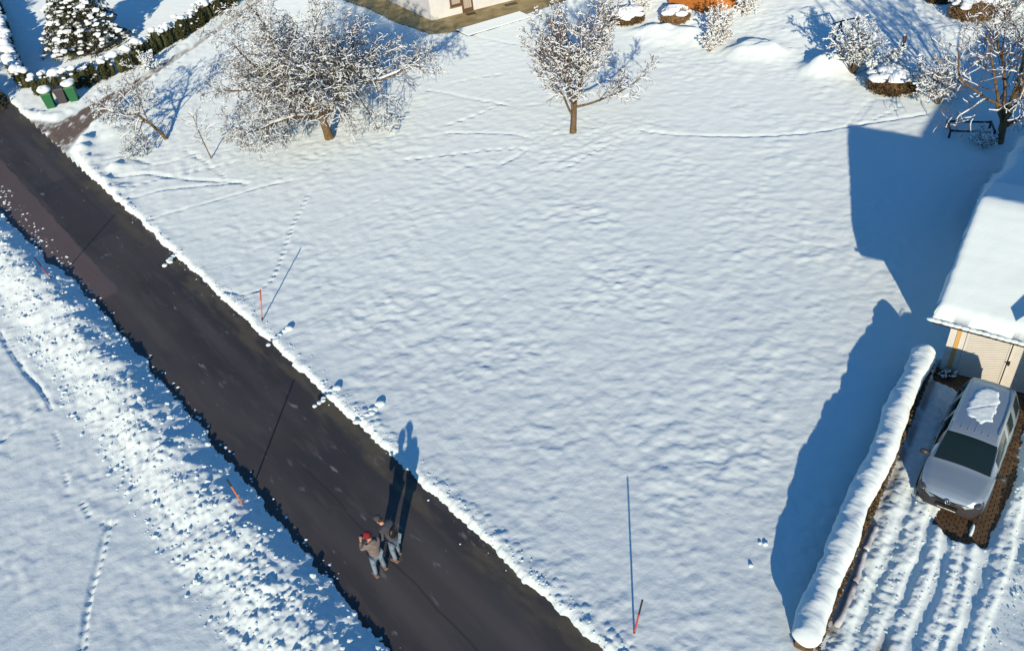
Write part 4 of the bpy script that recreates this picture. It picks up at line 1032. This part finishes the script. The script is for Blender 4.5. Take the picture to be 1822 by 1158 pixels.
# ------------------------------------------------------------------ car
M_paint = mat('silver_paint', (0.36, 0.47, 0.52), .33, metal=.55, spec=.6)
M_bump = mat('bumper_plastic', (0.035, 0.036, 0.040), .5, bump=.1, bscale=60)
M_wind = mat('tinted_glass', (0.008, 0.018, 0.018), .05, spec=.45)
M_chrome = mat('chrome', (0.7, 0.7, 0.72), .2, metal=1)
M_lamp = mat('headlight_glass', (0.12, 0.13, 0.14), .08, spec=1.0, metal=.5)
M_tyre = mat('tyre_rubber', (0.015, 0.015, 0.015), .85); M_rim = mat('wheel_rim', (0.35, 0.36, 0.38), .4, metal=.8)
M_plate = mat('plate_white', (0.62, 0.64, 0.50), .5); M_blue = mat('plate_blue', (0.02, 0.05, 0.35), .5); M_red = mat('rear_lamp', (0.35, 0.01, 0.01), .3)
def car(label, loc, yaw, snow=True, plate=True, group=None):
    root = thing('parked_car', label, 'car', loc, yaw)
    # stations: x, w_low, z_sill, z_mid, w_belt, z_belt, w_top, z_te, z_c
    S = [(0.02,.42,.30,.48,.44,.60,.40,.66,.67),(-.05,.62,.25,.48,.62,.68,.52,.76,.78),(-.16,.76,.22,.48,.73,.76,.60,.85,.87),(-.32,.85,.21,.50,.81,.85,.66,.92,.945),(-.60,.89,.22,.52,.86,.93,.71,.985,1.01),
         (-.95,.90,.22,.55,.87,1.0,.745,1.045,1.085),(-1.04,.90,.22,.55,.875,1.02,.745,1.08,1.13),(-1.3,.90,.22,.55,.88,1.05,.70,1.34,1.39),(-1.60,.90,.22,.55,.88,1.07,.655,1.62,1.665),(-1.70,.90,.22,.55,.88,1.08,.65,1.68,1.72),
         (-1.95,.90,.22,.55,.88,1.08,.64,1.745,1.79),(-2.6,.90,.22,.55,.88,1.09,.635,1.775,1.825),(-3.5,.90,.22,.55,.88,1.09,.625,1.765,1.82),(-4.05,.89,.24,.55,.86,1.08,.60,1.73,1.78),(-4.25,.86,.26,.55,.82,1.08,.575,1.68,1.72),(-4.36,.80,.30,.55,.76,1.05,.55,1.52,1.55),(-4.42,.72,.34,.55,.70,1.0,.50,1.1,1.12)]
    S = np.array(S); xs = S[:,0]
    # resample
    t = np.arange(len(S)); T = np.linspace(0, len(S)-1, (len(S)-1)*3+1); Q = np.stack([np.interp(T, t, S[:,k]) for k in range(9)], 1)
    def ring(q):
        x, wl, zs, zm, wb, zb, wt, ze, zc = q
        h = [(wl-.05, zs), (wl, zs+.10), (wl+.005, zm), (wl-.0, (zm+zb)/2), (wb, zb)]
        for f in (.25,.5,.75,.93): h.append((wb+(wt-wb)*f**1.15+.012*math.sin(f*3.14), zb+(ze-zb)*f))
        for f in (0,.12,.3,.55,.8,1): h.append((wt*(1-f), ze+(zc-ze)*math.sin(f*math.pi/2)))
        return [(x, y, z) for y, z in h]
    Rg = [ring(q) for q in Q]; nj = len(Rg[0]); nr = len(Rg)
    iwa = next(i for i in range(nr) if Q[i,0] <= -1.035); iwb = next(i for i in range(nr) if Q[i,0] <= -1.66)
    groups = {k: MB() for k in ('body','windscreen','side_window','bumper','rear_window','rear_bumper')}
    win = {}
    for i in range(nr-1):
        xm = (Q[i,0]+Q[i+1,0])/2
        for j in range(nj-1):
            zmid = (Rg[i][j][2]+Rg[i][j+1][2])/2
            for sgn in (1, -1):
                g = 'body'
                if iwa <= i < iwb and j >= 9: g = 'windscreen'
                elif xm > -.30 and j <= 3: g = 'bumper'
                elif xm < -4.25 and j <= 3: g = 'rear_bumper'
                elif 5 <= j <= 7 and -4.0 < xm < -1.42 and not (-2.56 < xm < -2.46) and not (-3.42 < xm < -3.3): g = 'side_window'
                elif xm < -4.3 and j >= 5 and 1.1 < zmid < 1.6: g = 'rear_window'
                vs = [Rg[i][j], Rg[i+1][j], Rg[i+1][j+1], Rg[i][j+1]]
                if g == 'windscreen' and j == 9: pass
                off = .004 if g in ('side_window',) else 0
                vs = [(v[0], sgn*(v[1]+off), v[2]+(.004 if g == 'windscreen' else 0)) for v in vs]
                groups[g].add(vs, [(0,1,2,3) if sgn < 0 else (3,2,1,0)])
    # front and rear caps
    for i, g in ((0,'bumper'),(nr-1,'body')):
        P = [(v[0], v[1], v[2]) for v in Rg[i]]+[(v[0], -v[1], v[2]) for v in Rg[i][::-1]]
        groups[g].add(P, [tuple(range(len(P)))])
    def weld(o):
        bm = bmesh.new(); bm.from_mesh(o.data); bmesh.ops.remove_doubles(bm, verts=bm.verts, dist=.0008); bmesh.ops.recalc_face_normals(bm, faces=bm.faces); bm.to_mesh(o.data); bm.free()
    for k, mt in (('body',M_paint),('windscreen',M_wind),('side_window',M_wind),('bumper',M_bump),('rear_bumper',M_bump),('rear_window',M_wind)):
        if groups[k].v: weld(groups[k].build(k, mt, root, smooth=True, kind='stuff' if k in ('side_window', 'rear_bumper') else None))
    m = MB(); m.box((-2.2,0,.26), (4.0,1.66,.12)); m.build('underbody', M_black, root)
    # black frame around the windscreen, cowl, wipers
    m = MB(); m.tube([(-1.01,y,1.088-.10*(abs(y)/.76)**2*.5) for y in (-.74,-.4,0,.4,.74)], .022, 6, flat=.5); m.build('cowl', M_black, root)
    for y0, y1 in ((.62,-.02),(-.08,-.62)):
        m = MB(); m.tube([(-1.05,y0,1.12),(-1.12,(y0+y1)/2,1.205),(-1.10,y1,1.165)], .010, 5); m.build('wiper', M_black, root)
    for s_ in (-1, 1):
        m = MB(); m.tube([(-1.04,s_*.765,1.06),(-1.3,s_*.722,1.345),(-1.62,s_*.672,1.645)], .016, 6); m.build('screen_trim', M_chrome, root)
    # grille, headlights, plate, emblem
    m = MB()
    for k in range(2): m.tube([(-.14+.0,-.60,.70-k*.05),(.005,-.38,.655-k*.05),(.045,0,.65-k*.05),(.005,.38,.655-k*.05),(-.14,.60,.70-k*.05)], .018, 6)
    m.build('grille', M_black, root)
    m = MB(); m.tube([(-.17,-.72,.765),(-.04,-.5,.70),(.04,-.2,.685),(.05,0,.68),(.04,.2,.685),(-.04,.5,.70),(-.17,.72,.765)], .022, 6); m.build('grille_strip', M_black, root)
    for s_ in (-1, 1):
        m = MB(); m.blob((-.22,s_*.70,.745), (.19,.13,.075), None, 0, 3); m.build('headlight', M_lamp, root, smooth=True)
        m = MB(); m.blob((-1.12,s_*1.02,1.08), (.085,.13,.10), None, 0, 2); m.box((-1.14,s_*.91,1.03), (.06,.12,.05)); m.build('mirror', M_bump, root, smooth=True)
        m = MB(); m.box((-4.40,s_*.66,.95), (.06,.12,.45)); m.build('rear_light', M_red, root)
        m = MB(); m.tube([(-2.0,s_*.60,1.79),(-2.1,s_*.60,1.81),(-4.0,s_*.575,1.80),(-4.1,s_*.57,1.77)], .016, 6); m.build('roof_rail', M_paint, root)
        for x in (-.82,-3.5):
            m = MB(); m.tube([(x,s_*.70,.315),(x,s_*.905,.315)], .315, 24); w_ = m.build('wheel', M_tyre, root)
            m = MB(); m.tube([(x,s_*.88,.315),(x,s_*.915,.315)], .20, 16); m.build('rim', M_rim, w_)
            m = MB(); 
            m.tube([(x+.37*math.cos(a), s_*.90, .315+.37*math.sin(a)) for a in np.linspace(0,math.pi,12)], .03, 5); m.build('wheel_arch', M_bump, root)
        
        for x in (-1.95,-2.75): m = MB(); m.box((x,s_*.905,.90), (.16,.03,.03)); m.build('door_handle', M_bump, root)
        m = MB()
        for x in (-1.28,-2.5,-3.4): m.box((x,s_*.893,.72), (.012,.02,.68))
        m.build('door_gap', M_black, root, kind='stuff')
    # roof beads
    m = MB()
    for y in (-.36,-.18,0,.18,.36): m.tube([(-1.82,y,1.775-.03*abs(y)),(-1.95,y,1.795-.06*abs(y)),(-2.6,y,1.828-.07*abs(y)),(-3.9,y,1.80-.07*abs(y))], .0075, 5)
    m.build('roof_bead', M_paint, root, kind='stuff')
    if plate:
        T = Matrix.Rotation(R(-62), 4, 'Y')
        def onnose(mb, y, z, w_, h_, d): mb.box((.075+d, y, z), (.012, w_, h_), M=None)
        m = MB(); m.box((.055,0,.475), (.05,.56,.145)); m.build('plate_holder', M_black, root)
        m = MB(); m.add([(.084,-.26,.42),(.084,.26,.42),(.066,.26,.53),(.066,-.26,.53),(.05,-.26,.42),(.05,.26,.42),(.05,.26,.53),(.05,-.26,.53)], [(0,1,2,3),(3,2,6,7),(0,4,5,1),(1,5,6,2),(4,0,3,7)]); pl = m.build('number_plate', M_plate, root)
        m = MB(); m.add([(.0855,-.262,.42),(.0855,-.215,.42),(.0675,-.215,.53),(.0675,-.262,.53)], [(0,1,2,3)]); m.build('blue_band', M_blue, pl)
        cu = bpy.data.curves.new('plate_text', 'FONT'); cu.body = 'L 2777Y'; cu.size = .125; cu.align_x = 'CENTER'; cu.align_y = 'CENTER'
        to = bpy.data.objects.new('plate_text', cu); COL.objects.link(to)
        me = bpy.data.meshes.new_from_object(to); bpy.data.objects.remove(to)
        t2 = bpy.data.objects.new('lettering', me); COL.objects.link(t2); me.materials.clear(); me.materials.append(M_black); t2.parent = pl
        tl = math.atan2(.018, .11); t2.matrix_local = Matrix.Translation((.0775,.02,.475)) @ Matrix.Rotation(-tl, 4, 'Y') @ Matrix(((0,0,1,0),(1,0,0,0),(0,1,0,0),(0,0,0,1)))
        # round badge: ring with a V over a W
        bd = MB(); n = 24; cx0 = Vector((.072,0,.69)); ax = Vector((-.35,0,1)).normalized(); az_ = Vector((0,1,0))
        def bp(u, v): return cx0+az_*u+ax*v
        bd.tube([bp(.068*math.cos(a), .068*math.sin(a)) for a in np.linspace(0, 2*math.pi, n+1)], .009, 6, False)
        for seq in ([(-.032,.060),(0,.008),(.032,.060)], [(-.062,.025),(-.030,-.055),(0,.0),(.030,-.055),(.062,.025)]): bd.tube([bp(u, v) for u, v in seq], .0065, 5)
        b_ = bd.build('badge', M_chrome, root); bk = MB(); bk.tube([bp(0,0)+Vector((-.012,0,-.004)), bp(0,0)+Vector((.003,0,.001))], .066, 20); bk.build('badge_back', M_black, b_)
    if snow:
        poly = [(-2.35,-.27),(-2.32,-.10),(-2.22,.06),(-2.32,.17),(-2.45,.30),(-2.75,.33),(-3.0,.30),(-3.35,.31),(-3.62,.22),(-3.78,.20),(-3.82,-.16),(-3.62,-.27),(-3.4,-.36),(-2.9,-.40),(-2.6,-.41)]
        nx, ny = 60, 34; gx = np.linspace(-3.9,-2.1,nx); gy = np.linspace(-.5,.45,ny); GX, GY = np.meshgrid(gx, gy, indexing='ij')
        d = -poly_sd(GX.ravel(), GY.ravel(), poly).reshape(GX.shape)+.035*fbm(GX, GY, .22, 3, 131)
        zt = 1.80+.035*np.sqrt(np.clip(d/.05, 0, 1))+.012*fbm(GX, GY, .3, 3, 133)*(d > 0)-.02*np.exp(-((GX+GY*.9+2.95)/.03)**2)
        mb = MB(); idx = -np.ones(GX.shape, int)
        for i in range(nx):
            for j in range(ny): idx[i,j] = len(mb.v); mb.v.append((GX[i,j], GY[i,j], zt[i,j] if d[i,j] > 0 else 1.79))
        for i in range(nx-1):
            for j in range(ny-1):
                if max(d[i,j], d[i+1,j], d[i,j+1], d[i+1,j+1]) > 0: mb.f.append((idx[i,j], idx[i+1,j], idx[i+1,j+1], idx[i,j+1])); mb.m.append(0)
        mb.build('roof_snow', M_snow, root, smooth=True)
    return root
_q = (11.389, 14.246, -2.27013)
cx0, cy0 = _q[0], _q[1]
car('silver panel van style family car with a slab of snow on its roof', (cx0+.05, cy0+.1, -.10), _q[2])
g = G(-14, 196); car('silver car mostly cut off by the left edge of the picture beyond the bins', (g.x-.4, g.y-.6, -.08), R(-20), False, False)

# ------------------------------------------------------------------ people
M_skin = mat('skin', (0.50, 0.27, 0.18), .55); M_jeans = mat('blue_jeans', (0.10, 0.16, 0.22), .9, col2=(0.19, 0.27, 0.33), scale=9, bump=.3, bscale=30)
M_jack1 = mat('grey_jacket', (0.13, 0.115, 0.105), .9, col2=(0.20, 0.18, 0.165), scale=8, bump=.4, bscale=20)
M_jack2 = mat('dark_slate_jacket', (0.035, 0.04, 0.05), .85, col2=(0.07, 0.08, 0.095), scale=8, bump=.4, bscale=20)
M_hat1 = mat('dark_red_wool', (0.22, 0.012, 0.02), .95, bump=.5, bscale=60); M_hat2 = mat('grey_cap_cloth', (0.06, 0.065, 0.075), .9)
M_shoe = mat('brown_shoe', (0.14, 0.085, 0.055), .7); M_sole = mat('pale_sole', (0.35,0.3,0.25), .8); M_hair = mat('dark_hair', (0.03, 0.02, 0.015), .8)
def skin_mesh(name, verts, edges, mt, parent, root=0, sub=2):
    me = bpy.data.meshes.new(name); me.from_pydata([v[0] for v in verts], edges, []); o = bpy.data.objects.new(name, me); COL.objects.link(o)
    md = o.modifiers.new('skin', 'SKIN'); md.use_smooth_shade = True
    for i, v in enumerate(verts):
        r_ = v[1]; sv = me.skin_vertices[0].data[i]; sv.radius = r_ if isinstance(r_, tuple) else (r_, r_); sv.use_root = (i == root)
    s_ = o.modifiers.new('sub', 'SUBSURF'); s_.levels = sub; s_.render_levels = sub
    dg = bpy.context.evaluated_depsgraph_get(); m2 = bpy.data.meshes.new_from_object(o.evaluated_get(dg)); bpy.data.objects.remove(o)
    m2.materials.clear(); m2.materials.append(mt); m2.polygons.foreach_set('use_smooth', [True]*len(m2.polygons))
    o = bpy.data.objects.new(name, m2); COL.objects.link(o); o.parent = parent; return o
def person(label, loc, yaw, J, hat, hatm, jack, hood=False, cap=False):
    """local frame faces +Y; J: joints"""
    root = thing('person', label, 'person', loc, yaw)
    V = []; E = []
    def v(p, r_): V.append((tuple(p), r_)); return len(V)-1
    def chain(a, items):
        for p, r_ in items: b = v(p, r_); E.append((a, b)); a = b
        return a
    pel = v(J['pelvis'], .125)
    ch = chain(pel, [(J['waist'], .115), (J['chest'], (.15,.12))]); nk = chain(ch, [(J['neck'], .058)]); hd = Vector(J['head'])
    up = (hd-Vector(J['neck'])).normalized(); chain(nk, [(hd-up*.02, (.072,.085)), (hd+up*.075, (.075,.088)), (hd+up*.13, (.045,.05))])
    for s_ in ('l', 'r'):
        chain(pel, [(J['hip_'+s_], .085), (J['knee_'+s_], .062), (J['ank_'+s_], .042), (Vector(J['ank_'+s_])+Vector(J['toe'])*.15+Vector((0,0,-.05)), .036)])
        wr = chain(ch, [(J['sho_'+s_], .062), (J['elb_'+s_], .045), (J['wri_'+s_], .030)])
        w_ = Vector(J['wri_'+s_]); d = (w_-Vector(J['elb_'+s_])).normalized(); palm = chain(wr, [(w_+d*.055, (.038,.020))])
        side = d.cross(Vector((0,0,1))).normalized(); curl = Vector((0,0,1)).cross(side).normalized()*-.2
        for k, (o_, L) in enumerate(((-.030,.052),(-.010,.062),(.010,.060),(.030,.048))):
            b0 = w_+d*.085+side*o_; chain(palm, [(b0, .0095), (b0+(d*.8-Vector((0,0,.5))).normalized()*L*.55, .009), (b0+(d*.8-Vector((0,0,.5))).normalized()*L*.55+(d*.25-Vector((0,0,.9)))*L*.45, .008)])
        sg = 1 if s_ == 'l' else -1
        chain(wr, [(w_+d*.03+side*sg*.035, .011), (w_+d*.065+side*sg*.055, .009)])
    body = skin_mesh('body', V, E, M_skin, root)
    yawh = J.get('headyaw', 0.0); fz = Matrix.Rotation(yawh, 3, 'Z')
    # face pieces
    m = MB(); m.blob(hd+fz @ Vector((0,.095,.015)), (.013,.02,.024), None, 0, 2); m.build('nose', M_skin, root, smooth=True)
    for s_ in (-1, 1):
        m = MB(); m.blob(hd+fz @ Vector((s_*.03,.078,.04)), (.013,.010,.008), None, 0, 2); m.build('eye', M_black, root, smooth=True)
        m = MB(); m.blob(hd+fz @ Vector((s_*.082,.0,.02)), (.012,.022,.032), None, 0, 2); m.build('ear', M_skin, root, smooth=True)
    m = MB(); m.blob(hd+fz @ Vector((0,.083,-.025)), (.024,.008,.006), None, 0, 2); m.build('mouth', M_hat1, root, smooth=True)
    # hair at the neck, hat
    m = MB(); m.blob(hd+fz @ Vector((0,-.022,.055)), (.086,.082,.085), None, 0, 2); m.build('hair', M_hair, root, smooth=True)
    m = MB(); m.blob(hd+up*.10, (.102,.112,.088), None, 0, 3); 
    if not cap: m.tube([hd+up*.055+(fz @ Vector((math.cos(a)*.098, math.sin(a)*.108, 0))) for a in np.linspace(0, 2*math.pi, 17)], .018, 6, False)
    if cap: m.blob(hd+up*.075+fz @ Vector((0,.115,.0)), (.075,.07,.012), None, 0, 2)
    m.build(hat, hatm, root, smooth=True)
    # jacket
    V = []; E = []
    a0_ = v(Vector(J['pelvis'])+Vector((0,0,-.10)), (.185,.155)); a1 = chain(a0_, [(J['pelvis'], (.18,.15)), (J['waist'], (.175,.145)), (J['chest'], (.195,.155))]); chain(a1, [(Vector(J['neck'])-up*.03, (.11,.10))])
    for s_ in ('l', 'r'):
        w_ = Vector(J['wri_'+s_]); e_ = Vector(J['elb_'+s_]); chain(a1, [(J['sho_'+s_], .092), (Vector(J['sho_'+s_]).lerp(e_, .5), .078), (e_, .068), (e_.lerp(w_, .85), .055)])
    jk = skin_mesh('jacket', V, E, jack, root)
    if hood:
        m = MB(); c = Vector(J['neck'])+Vector((0,-.10,-.03)); m.blob(c, (.135,.085,.10), None, 0, 3); m.build('hood', jack, jk, smooth=True)
    # trousers and shoes
    V = []; E = []
    p_ = v(Vector(J['pelvis'])+Vector((0,0,-.02)), .15)
    for s_ in ('l', 'r'): chain(p_, [(J['hip_'+s_], .108), (Vector(J['hip_'+s_]).lerp(Vector(J['knee_'+s_]), .5), .096), (J['knee_'+s_], .08), (Vector(J['knee_'+s_]).lerp(Vector(J['ank_'+s_]), .6), .068), (J['ank_'+s_], .068)])
    skin_mesh('trousers', V, E, M_jeans, root)
    for s_ in ('l', 'r'):
        a_ = Vector(J['ank_'+s_]); t_ = Vector(J['toe']).normalized(); m = MB(); an = math.atan2(t_.y, t_.x)
        M2 = Matrix.Rotation(an, 3, 'Z')
        V3, F3 = ICO[2]; vs = []
        for q in V3:
            w_ = M2 @ Vector((q[0]*.15, q[1]*.055, max(q[2], -.6)*.055)); vs.append(a_+t_*.06+Vector((w_.x, w_.y, w_.z-.05+.02*max(0,-q[0]))))
        m.add(vs, F3); sh = m.build('shoe', M_shoe, root, smooth=True)
        m = MB(); c = a_+t_*.06; m.box((c.x, c.y, a_.z-.092), (.28,.10,.022), rz=an); m.build('sole', M_sole, sh)
    return root
J1 = dict(pelvis=(0,0,.93), waist=(0,.0,1.10), chest=(0,.015,1.32), neck=(0,.03,1.47), head=(-.01,.07,1.58), headyaw=.25,
  hip_l=(-.10,0,.86), knee_l=(-.13,.03,.49), ank_l=(-.16,-.02,.10), hip_r=(.10,0,.86), knee_r=(.14,.05,.49), ank_r=(.17,.03,.10), toe=(0,1,0),
  sho_l=(-.19,.02,1.39), elb_l=(-.27,.16,1.16), wri_l=(-.16,.34,1.32), sho_r=(.19,.02,1.39), elb_r=(.27,.12,1.14), wri_r=(.05,.33,1.25))
def feet(px, py):
    g = G(px, py, ROAD_Z+.02); return Vector((g.x, g.y, ROAD_Z+.02))
f1 = feet(678,1018); f2 = feet(708,992)
person('person in a dark red beanie and grey hooded jacket, holding up a phone', f1, .62, J1, 'beanie', M_hat1, M_jack1, hood=True)
J2 = dict(pelvis=(0,-.05,.95), waist=(0,.02,1.11), chest=(0,.13,1.31), neck=(0,.24,1.43), head=(-.0,.31,1.53), headyaw=.0,
  hip_l=(-.10,-.05,.88), knee_l=(-.11,.02,.50), ank_l=(-.12,-.04,.10), hip_r=(.10,-.05,.88), knee_r=(.11,.02,.50), ank_r=(.13,.06,.10), toe=(0,1,0),
  sho_l=(-.19,.14,1.37), elb_l=(-.25,.12,1.08), wri_l=(-.12,.32,1.0), sho_r=(.19,.14,1.37), elb_r=(.25,.10,1.08), wri_r=(.10,.30,1.0))
p2 = person('person in a dark slate jacket and grey cap leaning towards the phone', f2, .95, J2, 'cap', M_hat2, M_jack2, cap=True)
m = MB(); m.blob((0,-.10,1.22), (.14,.09,.19), None, 0, 3); m.build('rucksack', M_black, p2, smooth=True)
M1 = Matrix.Translation(f1) @ Matrix.Rotation(.62, 4, 'Z'); ph = M1 @ Vector((-.07,.45,1.33))
m = MB(); m.box((0,0,0), (.15,.012,.075)); o = m.build('phone', M_black, loc=ph); o.rotation_euler = (R(-15), 0, .62); tag(o, 'black phone held up in both hands by the person in the red beanie', 'phone')
